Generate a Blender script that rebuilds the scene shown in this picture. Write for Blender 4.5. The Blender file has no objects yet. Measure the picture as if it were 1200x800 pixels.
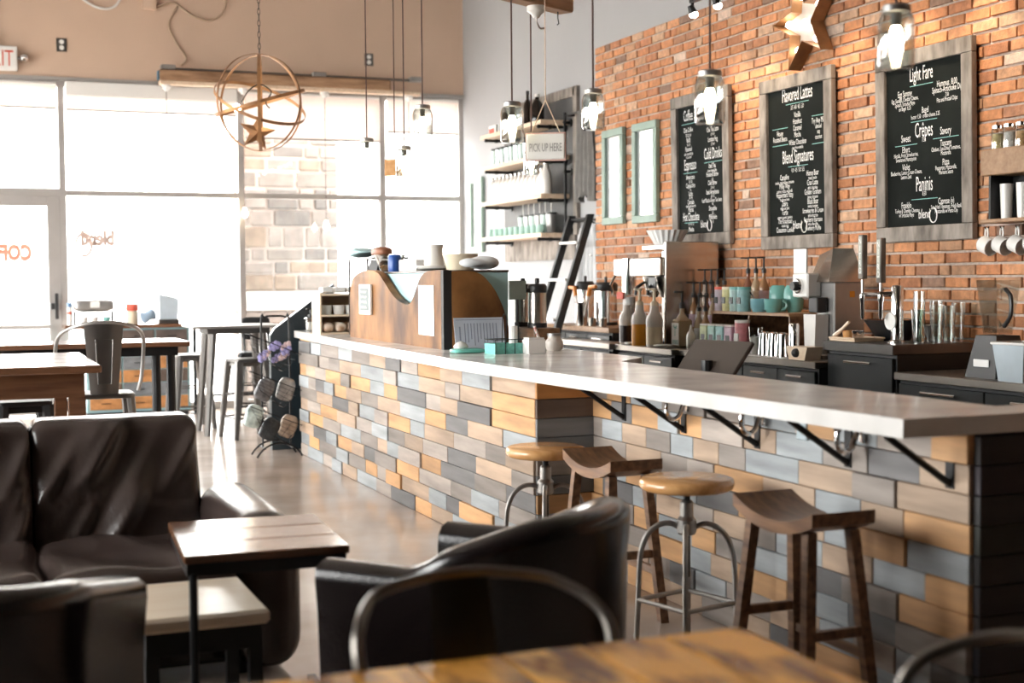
import bpy, math, random
from mathutils import Vector, Matrix
random.seed(7)
PI = math.pi
sc = bpy.context.scene
COL = sc.collection

# ---------------------------------------------------------------- camera
YAW = math.atan(640 / 1600); PITCH = -math.atan(73 / 1600); ROLL = 0.0077
fwd = Vector((math.sin(YAW) * math.cos(PITCH), math.cos(YAW) * math.cos(PITCH), math.sin(PITCH)))
rt0 = Vector((math.cos(YAW), -math.sin(YAW), 0)); up0 = rt0.cross(fwd)
rt = rt0 * math.cos(ROLL) - up0 * math.sin(ROLL); up = up0 * math.cos(ROLL) + rt0 * math.sin(ROLL)
cd = bpy.data.cameras.new('camera'); cam = bpy.data.objects.new('camera', cd); COL.objects.link(cam)
cam.matrix_world = Matrix(((rt.x, up.x, -fwd.x, 0), (rt.y, up.y, -fwd.y, 0), (rt.z, up.z, -fwd.z, 1.5), (0, 0, 0, 1)))
cd.sensor_width = 36; cd.lens = 48.0; cd.clip_start = 0.05; cd.clip_end = 300
cd.dof.use_dof = True; cd.dof.focus_distance = 8.0; cd.dof.aperture_fstop = 2.0
sc.camera = cam

# ---------------------------------------------------------------- world, exposure
SKY = 9.5
w = bpy.data.worlds.new('overcast_sky'); sc.world = w; w.use_nodes = True
bg = w.node_tree.nodes['Background']; bg.inputs[0].default_value = (1.0, 0.985, 0.965, 1); bg.inputs[1].default_value = SKY
vs = sc.view_settings
vs.view_transform = 'Standard'; vs.look = 'None'; vs.gamma = 1.0; vs.exposure = 1.28; vs.use_curve_mapping = False
cy = sc.cycles
cy.use_denoising = True; cy.max_bounces = 9; cy.diffuse_bounces = 5; cy.glossy_bounces = 4; cy.transmission_bounces = 6
cy.transparent_max_bounces = 16; cy.sample_clamp_indirect = 6.0; cy.caustics_reflective = False; cy.caustics_refractive = False
cy.blur_glossy = 0.6

def portal(name, loc, rot, sx, sy):
    l = bpy.data.lights.new(name, 'AREA'); l.shape = 'RECTANGLE'; l.size = sx; l.size_y = sy; l.cycles.is_portal = True
    o = bpy.data.objects.new(name, l); COL.objects.link(o); o.location = loc; o.rotation_euler = rot
portal('window_portal_back', (2.4, 16.36, 1.9), (-PI / 2, 0, 0), 7.0, 3.8)
portal('window_portal_left', (-4.72, 9.7, 2.1), (0, -PI / 2, 0), 3.4, 11.4)

# ---------------------------------------------------------------- mesh builder
class MB:
    def __init__(s): s.v = []; s.f = []; s.c = None
    def add(s, vs_, fs, M=None):
        b = len(s.v)
        if M is not None: vs_ = [M @ Vector(p) for p in vs_]
        s.v += [tuple(p) for p in vs_]; s.f += [tuple(i + b for i in f) for f in fs]; return s
    def box(s, x0, x1, y0, y1, z0, z1, ch=0.0, M=None):
        if x0 > x1: x0, x1 = x1, x0
        if y0 > y1: y0, y1 = y1, y0
        if z0 > z1: z0, z1 = z1, z0
        if ch <= 0:
            v = [(x, y, z) for z in (z0, z1) for y in (y0, y1) for x in (x0, x1)]
            return s.add(v, [(0, 2, 3, 1), (4, 5, 7, 6), (0, 1, 5, 4), (2, 6, 7, 3), (0, 4, 6, 2), (1, 3, 7, 5)], M)
        c = min(ch, (x1 - x0) * .49, (y1 - y0) * .49, (z1 - z0) * .49)
        v = []; ix = {}
        for i, (x, sx) in enumerate(((x0, 1), (x1, -1))):
            for j, (y, sy) in enumerate(((y0, 1), (y1, -1))):
                for k, (z, sz) in enumerate(((z0, 1), (z1, -1))):
                    ix[i, j, k, 0] = len(v); v.append((x, y + sy * c, z + sz * c))
                    ix[i, j, k, 1] = len(v); v.append((x + sx * c, y, z + sz * c))
                    ix[i, j, k, 2] = len(v); v.append((x + sx * c, y + sy * c, z))
        g = lambda i, j, k, a: ix[i, j, k, a]
        f = [(g(0,0,0,0), g(0,0,1,0), g(0,1,1,0), g(0,1,0,0)), (g(1,0,0,0), g(1,1,0,0), g(1,1,1,0), g(1,0,1,0)),
             (g(0,0,0,1), g(1,0,0,1), g(1,0,1,1), g(0,0,1,1)), (g(0,1,0,1), g(0,1,1,1), g(1,1,1,1), g(1,1,0,1)),
             (g(0,0,0,2), g(0,1,0,2), g(1,1,0,2), g(1,0,0,2)), (g(0,0,1,2), g(1,0,1,2), g(1,1,1,2), g(0,1,1,2))]
        for k in (0, 1):
            for j in (0, 1): f.append((g(0,j,k,1), g(1,j,k,1), g(1,j,k,2), g(0,j,k,2)) if j == k else (g(0,j,k,2), g(1,j,k,2), g(1,j,k,1), g(0,j,k,1)))
            for i in (0, 1): f.append((g(i,0,k,2), g(i,1,k,2), g(i,1,k,0), g(i,0,k,0)) if i == k else (g(i,0,k,0), g(i,1,k,0), g(i,1,k,2), g(i,0,k,2)))
        for i in (0, 1):
            for j in (0, 1): f.append((g(i,j,0,0), g(i,j,1,0), g(i,j,1,1), g(i,j,0,1)) if i == j else (g(i,j,0,1), g(i,j,1,1), g(i,j,1,0), g(i,j,0,0)))
        for i in (0, 1):
            for j in (0, 1):
                for k in (0, 1): f.append((g(i,j,k,0), g(i,j,k,1), g(i,j,k,2)) if (i + j + k) % 2 == 0 else (g(i,j,k,2), g(i,j,k,1), g(i,j,k,0)))
        return s.add(v, f, M)
    def cyl(s, p0, p1, r0, r1=None, n=12, caps=True, M=None):
        r1 = r0 if r1 is None else r1
        p0 = Vector(p0); p1 = Vector(p1); d = (p1 - p0).normalized()
        a = d.orthogonal().normalized(); b = d.cross(a); v = []
        for p, r in ((p0, r0), (p1, r1)):
            for i in range(n):
                t = 2 * PI * i / n; v.append(p + (a * math.cos(t) + b * math.sin(t)) * r)
        f = [(i, (i + 1) % n, n + (i + 1) % n, n + i) for i in range(n)]
        if caps: f += [tuple(range(n))[::-1], tuple(range(n, 2 * n))]
        return s.add(v, f, M)
    def tube(s, pts, r, n=8, closed=False, M=None, flat=None):
        pts = [Vector(p) for p in pts]; m = len(pts); v = []; prev = None
        for i, p in enumerate(pts):
            if closed: d = pts[(i + 1) % m] - pts[i - 1]
            else: d = pts[min(i + 1, m - 1)] - pts[max(i - 1, 0)]
            d.normalize()
            if prev is None: a = d.orthogonal().normalized()
            else:
                a = prev - d * prev.dot(d)
                a = a.normalized() if a.length > 1e-6 else d.orthogonal().normalized()
            prev = a; b = d.cross(a); rr = r[i] if isinstance(r, (list, tuple)) else r
            for k in range(n):
                t = 2 * PI * k / n; v.append(p + (a * math.cos(t) + b * math.sin(t)) * rr)
        f = []
        for i in range(m if closed else m - 1):
            j = (i + 1) % m
            for k in range(n): f.append((i * n + k, i * n + (k + 1) % n, j * n + (k + 1) % n, j * n + k))
        if not closed: f += [tuple(range(n))[::-1], tuple(range((m - 1) * n, m * n))]
        return s.add(v, f, M)
    def lathe(s, prof, c=(0, 0, 0), n=16, M=None):
        v = []; f = []; m = len(prof)
        for r, z in prof:
            for i in range(n):
                t = 2 * PI * i / n; v.append((c[0] + max(r, 1e-4) * math.cos(t), c[1] + max(r, 1e-4) * math.sin(t), c[2] + z))
        for j in range(m - 1):
            for i in range(n): f.append((j * n + i, j * n + (i + 1) % n, (j + 1) * n + (i + 1) % n, (j + 1) * n + i))
        if prof[0][0] > 1e-3: f.append(tuple(range(n))[::-1])
        if prof[-1][0] > 1e-3: f.append(tuple(range((m - 1) * n, m * n)))
        return s.add(v, f, M)
    def prism(s, poly, ax, a0, a1, M=None):
        def P(p, a): return {'x': (a, p[0], p[1]), 'y': (p[0], a, p[1]), 'z': (p[0], p[1], a)}[ax]
        n = len(poly); v = [P(p, a0) for p in poly] + [P(p, a1) for p in poly]
        f = [tuple(range(n)), tuple(range(n, 2 * n))[::-1]] + [(i, n + i, n + (i + 1) % n, (i + 1) % n) for i in range(n)]
        return s.add(v, f, M)
    def sph(s, c, r, n=12, sc_=(1, 1, 1), M=None):
        v = []; f = []; h = max(4, n // 2)
        for j in range(h + 1):
            p = PI * j / h
            for i in range(n):
                t = 2 * PI * i / n
                v.append((c[0] + r * sc_[0] * math.sin(p) * math.cos(t), c[1] + r * sc_[1] * math.sin(p) * math.sin(t), c[2] - r * sc_[2] * math.cos(p)))
        for j in range(h):
            for i in range(n): f.append((j * n + i, j * n + (i + 1) % n, (j + 1) * n + (i + 1) % n, (j + 1) * n + i))
        return s.add(v, f, M)
    def pillow(s, cx, cy_, cz, sx, sy, sz, e=0.25, nu=40, nv=20, fn=None, M=None):
        sg = lambda a, k: math.copysign(abs(a) ** k, a); v = []; f = []
        for j in range(nv + 1):
            p = -PI / 2 + PI * j / nv
            for i in range(nu):
                t = 2 * PI * i / nu
                q = Vector((sx / 2 * sg(math.cos(p), e) * sg(math.cos(t), e), sy / 2 * sg(math.cos(p), e) * sg(math.sin(t), e), sz / 2 * sg(math.sin(p), e)))
                if fn: q = fn(q)
                v.append((cx + q[0], cy_ + q[1], cz + q[2]))
        for j in range(nv):
            for i in range(nu): f.append((j * nu + i, j * nu + (i + 1) % nu, (j + 1) * nu + (i + 1) % nu, (j + 1) * nu + i))
        return s.add(v, f, M)
    def softbox(s, cx, cy_, cz, sx, sy, sz, r, n=16, fn=None, M=None):
        h = (sx / 2, sy / 2, sz / 2); seen = {}; v = []; f = []
        ts = [math.sin((i / n - .5) * PI) * .25 + (i / n * 2 - 1) * .75 for i in range(n + 1)]
        def vid(p):
            k = tuple(round(c, 5) for c in p)
            if k not in seen:
                inn = Vector([max(-h[i] + r, min(h[i] - r, p[i])) for i in range(3)]); d = Vector(p) - inn
                q = inn + d.normalized() * r if d.length > 1e-7 else Vector(p)
                if fn: q = fn(q)
                seen[k] = len(v); v.append((cx + q[0], cy_ + q[1], cz + q[2]))
            return seen[k]
        for ax in range(3):
            for sg in (-1, 1):
                for i in range(n):
                    for j in range(n):
                        q = []
                        for a, b_ in ((i, j), (i + 1, j), (i + 1, j + 1), (i, j + 1)):
                            p = [0, 0, 0]; p[ax] = sg * h[ax]; p[(ax + 1) % 3] = ts[a] * h[(ax + 1) % 3]; p[(ax + 2) % 3] = ts[b_] * h[(ax + 2) % 3]; q.append(vid(p))
                        f.append(tuple(q) if sg > 0 else tuple(q[::-1]))
        return s.add(v, f, M)
    def grid(s, fn, nu, nv, M=None):
        v = [fn(i / nu, j / nv) for j in range(nv + 1) for i in range(nu + 1)]
        f = [(j * (nu + 1) + i, j * (nu + 1) + i + 1, (j + 1) * (nu + 1) + i + 1, (j + 1) * (nu + 1) + i) for j in range(nv) for i in range(nu)]
        return s.add(v, f, M)
    def mesh(s, name, smooth=True, ang=0.6):
        me = bpy.data.meshes.new(name); me.from_pydata(s.v, [], s.f); me.validate(); me.update()
        import bmesh
        bm = bmesh.new(); bm.from_mesh(me); bmesh.ops.recalc_face_normals(bm, faces=bm.faces); bm.to_mesh(me); bm.free()
        if smooth:
            me.shade_smooth(); me.set_sharp_from_angle(angle=ang)
        return me

def link(o, parent=None):
    COL.objects.link(o)
    if parent is not None: o.parent = parent
    return o
def tag(o, label=None, cat=None, group=None, kind=None):
    if label: o['label'] = label
    if cat: o['category'] = cat
    if group: o['group'] = group
    if kind: o['kind'] = kind
    return o
def thing(name, label, cat, loc=(0, 0, 0), rz=0, group=None):
    o = bpy.data.objects.new(name, None); o.empty_display_size = 0.05; link(o); o.location = loc; o.rotation_euler = (0, 0, rz)
    return tag(o, label, cat, group)
def part(parent, name, mb, mat, smooth=True, ang=0.6, label=None):
    me = mb.mesh(name, smooth, ang) if isinstance(mb, MB) else mb
    if isinstance(mb, MB): me.materials.append(mat)
    o = bpy.data.objects.new(name, me); link(o, parent)
    if label: o['label'] = label
    return o
def solo(name, mb, mat, label, cat, loc=(0, 0, 0), rz=0, group=None, smooth=True, ang=0.6):
    o = part(None, name, mb, mat, smooth, ang); o.location = loc; o.rotation_euler = (0, 0, rz)
    return tag(o, label, cat, group)
def struct(name, mb, mat, smooth=False):
    o = part(None, name, mb, mat, smooth); o['kind'] = 'structure'; return o
def dup(o, loc=None, rz=None, label=None, parent=None):
    c = o.copy(); link(c, parent)
    if parent is not None: c.matrix_parent_inverse = o.matrix_parent_inverse
    if loc is not None: c.location = loc
    if rz is not None: c.rotation_euler = (0, 0, rz)
    if label: c['label'] = label
    for ch in list(o.children): dup(ch, parent=c)
    return c
def arc(c, r, a0, a1, n, ax='z'):
    out = []
    for i in range(n + 1):
        t = a0 + (a1 - a0) * i / n; p, q = r * math.cos(t), r * math.sin(t)
        out.append({'z': (c[0] + p, c[1] + q, c[2]), 'y': (c[0] + p, c[1], c[2] + q), 'x': (c[0], c[1] + p, c[2] + q)}[ax])
    return out
def catmull(pts, k=6):
    P_ = [Vector(p) for p in pts]; P_ = [P_[0] * 2 - P_[1]] + P_ + [P_[-1] * 2 - P_[-2]]; out = []
    for i in range(1, len(P_) - 2):
        a, b, c, d = P_[i - 1:i + 3]
        for j in range(k):
            t = j / k; out.append(0.5 * (2 * b + (c - a) * t + (2 * a - 5 * b + 4 * c - d) * t * t + (3 * b - a - 3 * c + d) * t ** 3))
    out.append(P_[-2]); return out

# ---------------------------------------------------------------- materials (all procedural)
def mat(name, col, rough=0.5, metal=0.0, var=0.12, scale=6.0, bump=0.0, stretch=(1, 1, 1), coat=0.0, objcol=False, detail=4.0,
        col2=None, ramp=(0.3, 0.7), bscale=None, spec=0.5, rvar=0.0, sheen=0.0, attr=None):
    m = bpy.data.materials.new(name); m.use_nodes = True; nt = m.node_tree; N = nt.nodes; L = nt.links; b = N['Principled BSDF']
    tc = N.new('ShaderNodeTexCoord'); mp = N.new('ShaderNodeMapping'); mp.inputs['Scale'].default_value = stretch
    L.new(tc.outputs['Object'], mp.inputs[0])
    nz = N.new('ShaderNodeTexNoise'); nz.inputs['Scale'].default_value = scale; nz.inputs['Detail'].default_value = detail
    nz.noise_dimensions = '4D'; oi = N.new('ShaderNodeObjectInfo')
    mu = N.new('ShaderNodeMath'); mu.operation = 'MULTIPLY'; mu.inputs[1].default_value = 37.0; L.new(oi.outputs['Random'], mu.inputs[0])
    L.new(mu.outputs[0], nz.inputs['W']); L.new(mp.outputs[0], nz.inputs['Vector'])
    rp = N.new('ShaderNodeValToRGB'); e = rp.color_ramp.elements; e[0].position, e[1].position = ramp
    if objcol or attr: c1 = (1 - var,) * 3; c2 = (1 + var,) * 3
    else:
        c1 = tuple(max(0, c * (1 - var)) for c in col); c2 = tuple(c * (1 + var) for c in col) if col2 is None else col2
        if col2 is not None: c1 = col
    e[0].color = (*c1, 1); e[1].color = (*c2, 1); L.new(nz.outputs['Fac'], rp.inputs[0])
    out = rp.outputs[0]
    if objcol or attr:
        mx = N.new('ShaderNodeMix'); mx.data_type = 'RGBA'; mx.blend_type = 'MULTIPLY'; mx.inputs[0].default_value = 1.0
        L.new(out, mx.inputs[6])
        if attr:
            at = N.new('ShaderNodeAttribute'); at.attribute_name = attr; L.new(at.outputs['Color'], mx.inputs[7])
        else: L.new(oi.outputs['Color'], mx.inputs[7])
        out = mx.outputs[2]
    L.new(out, b.inputs['Base Color'])
    b.inputs['Metallic'].default_value = metal; b.inputs['Roughness'].default_value = rough; b.inputs['Specular IOR Level'].default_value = spec
    if coat: b.inputs['Coat Weight'].default_value = coat; b.inputs['Coat Roughness'].default_value = 0.12
    if sheen: b.inputs['Sheen Weight'].default_value = sheen
    if rvar:
        mr = N.new('ShaderNodeMapRange'); mr.inputs[3].default_value = max(0.02, rough - rvar); mr.inputs[4].default_value = rough + rvar
        L.new(nz.outputs['Fac'], mr.inputs[0]); L.new(mr.outputs[0], b.inputs['Roughness'])
    if bump:
        bn = N.new('ShaderNodeBump'); bn.inputs['Strength'].default_value = bump; bn.inputs['Distance'].default_value = 0.01
        if bscale:
            n2 = N.new('ShaderNodeTexNoise'); n2.inputs['Scale'].default_value = bscale; n2.inputs['Detail'].default_value = 5
            L.new(mp.outputs[0], n2.inputs['Vector']); L.new(n2.outputs['Fac'], bn.inputs['Height'])
        else: L.new(nz.outputs['Fac'], bn.inputs['Height'])
        L.new(bn.outputs[0], b.inputs['Normal'])
    return m
def glass(name, tint=(1, 1, 1), gloss=0.07, rough=0.0, edge=1.0):
    m = bpy.data.materials.new(name); m.use_nodes = True; nt = m.node_tree; N = nt.nodes; L = nt.links
    N.remove(N['Principled BSDF']); t = N.new('ShaderNodeBsdfTransparent'); t.inputs[0].default_value = (*tint, 1)
    g = N.new('ShaderNodeBsdfGlossy'); g.inputs['Roughness'].default_value = rough
    lw2 = N.new('ShaderNodeLayerWeight'); lw2.inputs[0].default_value = 0.5; rp = N.new('ShaderNodeValToRGB'); L.new(lw2.outputs['Facing'], rp.inputs[0])
    rp.color_ramp.elements[0].position = .45; rp.color_ramp.elements[0].color = (*tint, 1); rp.color_ramp.elements[1].color = (*[c * edge for c in tint], 1); L.new(rp.outputs[0], t.inputs[0])
    lw = N.new('ShaderNodeLayerWeight'); lw.inputs[0].default_value = 0.35; mr = N.new('ShaderNodeMapRange')
    mr.inputs[3].default_value = gloss; mr.inputs[4].default_value = min(1, gloss * 9); L.new(lw.outputs['Facing'], mr.inputs[0])
    x = N.new('ShaderNodeMixShader'); L.new(mr.outputs[0], x.inputs[0]); L.new(t.outputs[0], x.inputs[1]); L.new(g.outputs[0], x.inputs[2])
    L.new(x.outputs[0], N['Material Output'].inputs[0]); return m
def emit(name, col, st):
    m = bpy.data.materials.new(name); m.use_nodes = True; b = m.node_tree.nodes['Principled BSDF']
    b.inputs['Base Color'].default_value = (*col, 1); b.inputs['Emission Color'].default_value = (*col, 1); b.inputs['Emission Strength'].default_value = st
    return m
def cloth_glow(name, col, tr):   # light-passing fabric: diffuse + translucent
    m = bpy.data.materials.new(name); m.use_nodes = True; nt = m.node_tree; N = nt.nodes; L = nt.links; N.remove(N['Principled BSDF'])
    tc = N.new('ShaderNodeTexCoord'); wv = N.new('ShaderNodeTexNoise'); wv.inputs['Scale'].default_value = 40; L.new(tc.outputs['Object'], wv.inputs['Vector'])
    rp = N.new('ShaderNodeValToRGB'); rp.color_ramp.elements[0].color = (*[c * .94 for c in col], 1); rp.color_ramp.elements[1].color = (*col, 1); L.new(wv.outputs['Fac'], rp.inputs[0])
    d = N.new('ShaderNodeBsdfDiffuse'); t = N.new('ShaderNodeBsdfTranslucent'); L.new(rp.outputs[0], d.inputs[0]); L.new(rp.outputs[0], t.inputs[0])
    x = N.new('ShaderNodeMixShader'); x.inputs[0].default_value = tr; L.new(d.outputs[0], x.inputs[1]); L.new(t.outputs[0], x.inputs[2])
    L.new(x.outputs[0], N['Material Output'].inputs[0]); return m

m_floor = mat('polished_concrete', (0.40, 0.31, 0.25), 0.15, 0, scale=1.3, detail=8, col2=(0.60, 0.52, 0.455), ramp=(0.35, 0.68), bump=0.03, rvar=0.07, spec=0.6)
m_tan = mat('tan_paint', (0.60, 0.44, 0.335), 0.75, var=0.03, scale=2)
m_grey = mat('grey_paint', (0.36, 0.362, 0.37), 0.75, var=0.02, scale=2)
m_white = mat('white_paint', (0.78, 0.77, 0.75), 0.7, var=0.02, scale=2)
m_ceil = mat('ceiling_paint', (0.32, 0.30, 0.285), 0.8, var=0.03)
m_alu = mat('painted_aluminium', (0.42, 0.40, 0.385), 0.4, 0.3, var=0.04)
m_brick = mat('fired_brick', (1, 1, 1), 0.85, var=0.28, scale=22, bump=0.5, objcol=True, bscale=60)
m_brickst = mat('fired_brick_far', (1, 1, 1), 0.85, var=0.28, scale=22, bump=0.5, attr='tone', bscale=60)
m_mortar = mat('mortar', (0.47, 0.39, 0.33), 0.95, var=0.2, scale=30, bump=0.5)
m_stone = mat('limestone', (1, 1, 1), 0.9, var=0.2, scale=7, bump=0.4, objcol=True)
m_conc = mat('cast_concrete', (0.74, 0.72, 0.695), 0.2, var=0.14, scale=4, detail=8, bump=0.05, rvar=0.08)
m_block = mat('reclaimed_wood', (1, 1, 1), 0.6, var=0.3, scale=9, stretch=(1, 0.22, 1.6), bump=0.35, objcol=True, detail=6)
m_blackp = mat('black_paint', (0.012, 0.012, 0.013), 0.55, var=0.2)
m_blackmet = mat('black_metal', (0.02, 0.02, 0.021), 0.4, 0.6, var=0.2)
m_iron = mat('raw_iron', (0.33, 0.31, 0.29), 0.35, 0.9, var=0.15, scale=12)
m_hoop = mat('dark_tube_iron', (0.15, 0.135, 0.12), 0.28, 0.9, var=0.15)
m_litoak = mat('window_lit_oak', (0.86, 0.70, 0.53), 0.3, scale=4, stretch=(0.7, 6, 6), col2=(0.93, 0.80, 0.64), bump=0.03)  # lighter oak for one tabletop, window light put into the colour
m_steel = mat('brushed_steel', (0.50, 0.465, 0.425), 0.24, 1.0, var=0.08, scale=3, stretch=(1, 1, 12))
m_work = mat('dark_steel_top', (0.34, 0.305, 0.27), 0.3, 1.0, var=0.12, scale=3)  # darker, browner steel for the counter tops
m_chrome = mat('chrome', (0.75, 0.74, 0.73), 0.1, 1.0, var=0.03)
m_gun = mat('gunmetal_sheet', (0.14, 0.132, 0.125), 0.33, 0.85, var=0.12, scale=5)
m_zinc = mat('galvanised_grey', (0.36, 0.35, 0.34), 0.4, 0.7, var=0.12)
m_honey = mat('honey_wood', (0.52, 0.245, 0.08), 0.25, scale=5, stretch=(6, 0.6, 6), col2=(0.74, 0.42, 0.18), bump=0.06, coat=0.4)
m_walnut = mat('dark_walnut', (0.085, 0.040, 0.020), 0.38, scale=6, stretch=(6, 0.6, 6), col2=(0.27, 0.14, 0.07), bump=0.08)
m_rust = mat('lamp_warmed_table_wood', (0.20, 0.07, 0.016), 0.26, scale=3.4, stretch=(3.4, 1.1, 3.4), col2=(0.98, 0.47, 0.075), ramp=(0.38, 0.54), bump=0.06, detail=5, spec=0.2)  # raised orange stands in for a warm lamp over the table
m_brownw = mat('brown_wood', (0.10, 0.045, 0.025), 0.17, scale=5, stretch=(0.6, 6, 6), col2=(0.2, 0.095, 0.05), bump=0.06, coat=0.2)
m_oak = mat('pale_oak', (0.66, 0.50, 0.35), 0.35, scale=4, stretch=(0.7, 6, 6), col2=(0.78, 0.63, 0.47), bump=0.04)
m_pine = mat('pine_shelf', (0.62, 0.46, 0.32), 0.55, scale=5, stretch=(5, 0.6, 5), col2=(0.75, 0.60, 0.46), bump=0.05)
m_shelfend = mat('stained_pine', (0.26, 0.14, 0.07), 0.5, scale=5, stretch=(0.6, 5, 5), col2=(0.40, 0.24, 0.13), bump=0.05)
m_barn = mat('weathered_barn_wood', (0.10, 0.083, 0.07), 0.8, scale=9, stretch=(2, 1.6, 0.55), col2=(0.34, 0.30, 0.265), bump=0.3, detail=8)
m_beam = mat('old_timber', (0.20, 0.105, 0.055), 0.8, scale=6, stretch=(0.5, 3, 3), col2=(0.46, 0.28, 0.165), bump=0.4, detail=8)
m_leather = mat('brown_leather', (0.050, 0.035, 0.031), 0.23, var=0.3, scale=4, bump=0.10, bscale=90, spec=0.6)
m_leather2 = mat('black_leather', (0.008, 0.005, 0.005), 0.2, var=0.3, scale=4, bump=0.08, bscale=80, spec=0.55)
m_chalk = mat('chalkboard', (0.010, 0.012, 0.011), 0.8, var=0.3, scale=3, spec=0.08)
m_chalkw = mat('chalk_white', (0.85, 0.84, 0.82), 0.8, var=0.05)
m_chalkt = mat('chalk_teal', (0.25, 0.52, 0.48), 0.8, var=0.05)
m_porc = mat('white_porcelain', (0.78, 0.76, 0.73), 0.2, var=0.03)
m_paper = mat('white_paper', (0.82, 0.81, 0.79), 0.8, var=0.03)
m_teal = mat('teal_glaze', (0.17, 0.42, 0.39), 0.2, var=0.1)
m_mint = mat('mint_paint', (0.33, 0.52, 0.45), 0.45, var=0.1)
m_frameg = mat('sage_frame_paint', (0.27, 0.36, 0.31), 0.6, var=0.15, bump=0.1)
m_navy = mat('slate_panel', (0.022, 0.034, 0.042), 0.35, var=0.25, scale=4)
m_bluecab = mat('powder_blue_paint', (0.25, 0.40, 0.43), 0.5, var=0.08)
m_shade = cloth_glow('roller_shade_fabric', (0.90, 0.81, 0.77), 0.40)
m_glass = glass('window_glass', (0.97, 0.98, 0.98), 0.03)
m_clear = glass('clear_glass', (0.93, 0.95, 0.94), 0.10, edge=0.45)
m_jar = glass('jar_glass', (0.86, 0.93, 0.92), 0.12, edge=0.3)
m_caseg = mat('sky_teal_case_glass', (0.42, 0.66, 0.70), 0.35, var=0.03, spec=0.25)  # opaque teal stands in for the sky reflected in the glass
m_bulb = emit('glowing_bulb', (1.0, 0.80, 0.55), 16)
m_bulbs = emit('small_bulb', (1.0, 0.90, 0.78), 6)
m_face = emit('lamp_face', (1.0, 0.92, 0.82), 14)
m_dark = mat('dark_plastic', (0.02, 0.02, 0.021), 0.4, var=0.15)
m_redl = mat('red_letters', (0.62, 0.10, 0.06), 0.6, var=0.05)
m_orange = mat('orange_plastic', (0.62, 0.22, 0.04), 0.4, var=0.08)
m_amber = mat('caramel_sauce', (0.62, 0.25, 0.02), 0.3, var=0.08)
m_choc = mat('chocolate_sauce', (0.025, 0.014, 0.012), 0.3, var=0.1)
m_cream = mat('cream_plastic', (0.72, 0.62, 0.46), 0.4, var=0.06)
m_frost = mat('frosted_plastic', (0.62, 0.57, 0.52), 0.3, var=0.06)
m_amberg = mat('amber_bottle_glass', (0.015, 0.009, 0.006), 0.12, var=0.1)
m_cord = mat('braided_cord', (0.10, 0.055, 0.045), 0.8, var=0.2)
m_socket = mat('ceramic_socket', (0.72, 0.71, 0.69), 0.3, var=0.04)
m_apron = mat('grey_apron_cloth', (0.20, 0.19, 0.18), 0.9, var=0.12, scale=14, sheen=0.2)
m_shirt = mat('pale_shirt_cloth', (0.55, 0.56, 0.57), 0.9, var=0.06, sheen=0.2)
m_mirror = mat('window_mirror', (0.80, 0.81, 0.82), 0.12, 0.6, var=0.03)
m_live = mat('live_edge_walnut', (0.07, 0.028, 0.011), 0.5, spec=0.15, scale=2.2, stretch=(1, 1.6, 0.8), col2=(0.44, 0.21, 0.075), ramp=(0.32, 0.66), bump=0.05, detail=7)
# ---------------------------------------------------------------- text helper
_tc = {}
def text_geo(s, size, xs=1.0, off=0.0):
    key = (s, round(size, 4), xs, off)
    if key not in _tc:
        cu = bpy.data.curves.new('t', 'FONT'); cu.body = s; cu.size = size; cu.align_x = 'CENTER'; cu.resolution_u = 2; cu.offset = off
        ob = bpy.data.objects.new('t', cu); me = bpy.data.meshes.new_from_object(ob)
        _tc[key] = ([(v.co.x * xs, v.co.y) for v in me.vertices], [tuple(p.vertices) for p in me.polygons])
        bpy.data.objects.remove(ob); bpy.data.curves.remove(cu); bpy.data.meshes.remove(me)
    return _tc[key]
def write(mb, s, u, v, size, fn, xs=1.0, off=0.0):
    vs_, fs = text_geo(s, size, xs, off); mb.add([fn(a + u, b + v) for a, b in vs_], fs)

# ================================================================ STRUCTURE
XB, XG, YB, ZC = 5.65, 5.85, 16.2, 5.2
b = MB().box(-4.9, 6.2, -8.2, 16.4, -0.12, 0); struct('floor', b, m_floor)
b = MB().box(-4.9, 6.2, -8.2, 16.4, ZC, ZC + 0.12); struct('ceiling', b, m_ceil)
b = MB().box(-4.5, 5.66, -8.2, -8.0, 0, ZC); struct('wall_front', b, mat('bounce_cut_paint', (.06, .055, .05), .8))  # unseen wall, darkened to cut bounce light from behind the camera
# window wall: tan paint above the glazing, solid to the left of the door
wb = MB(); wb.box(-4.7, XG, YB, YB + 0.18, 3.78, ZC); wb.box(-4.7, -1.0, YB, YB + 0.18, 0, 3.78)
struct('wall_back', wb, m_tan)
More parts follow.
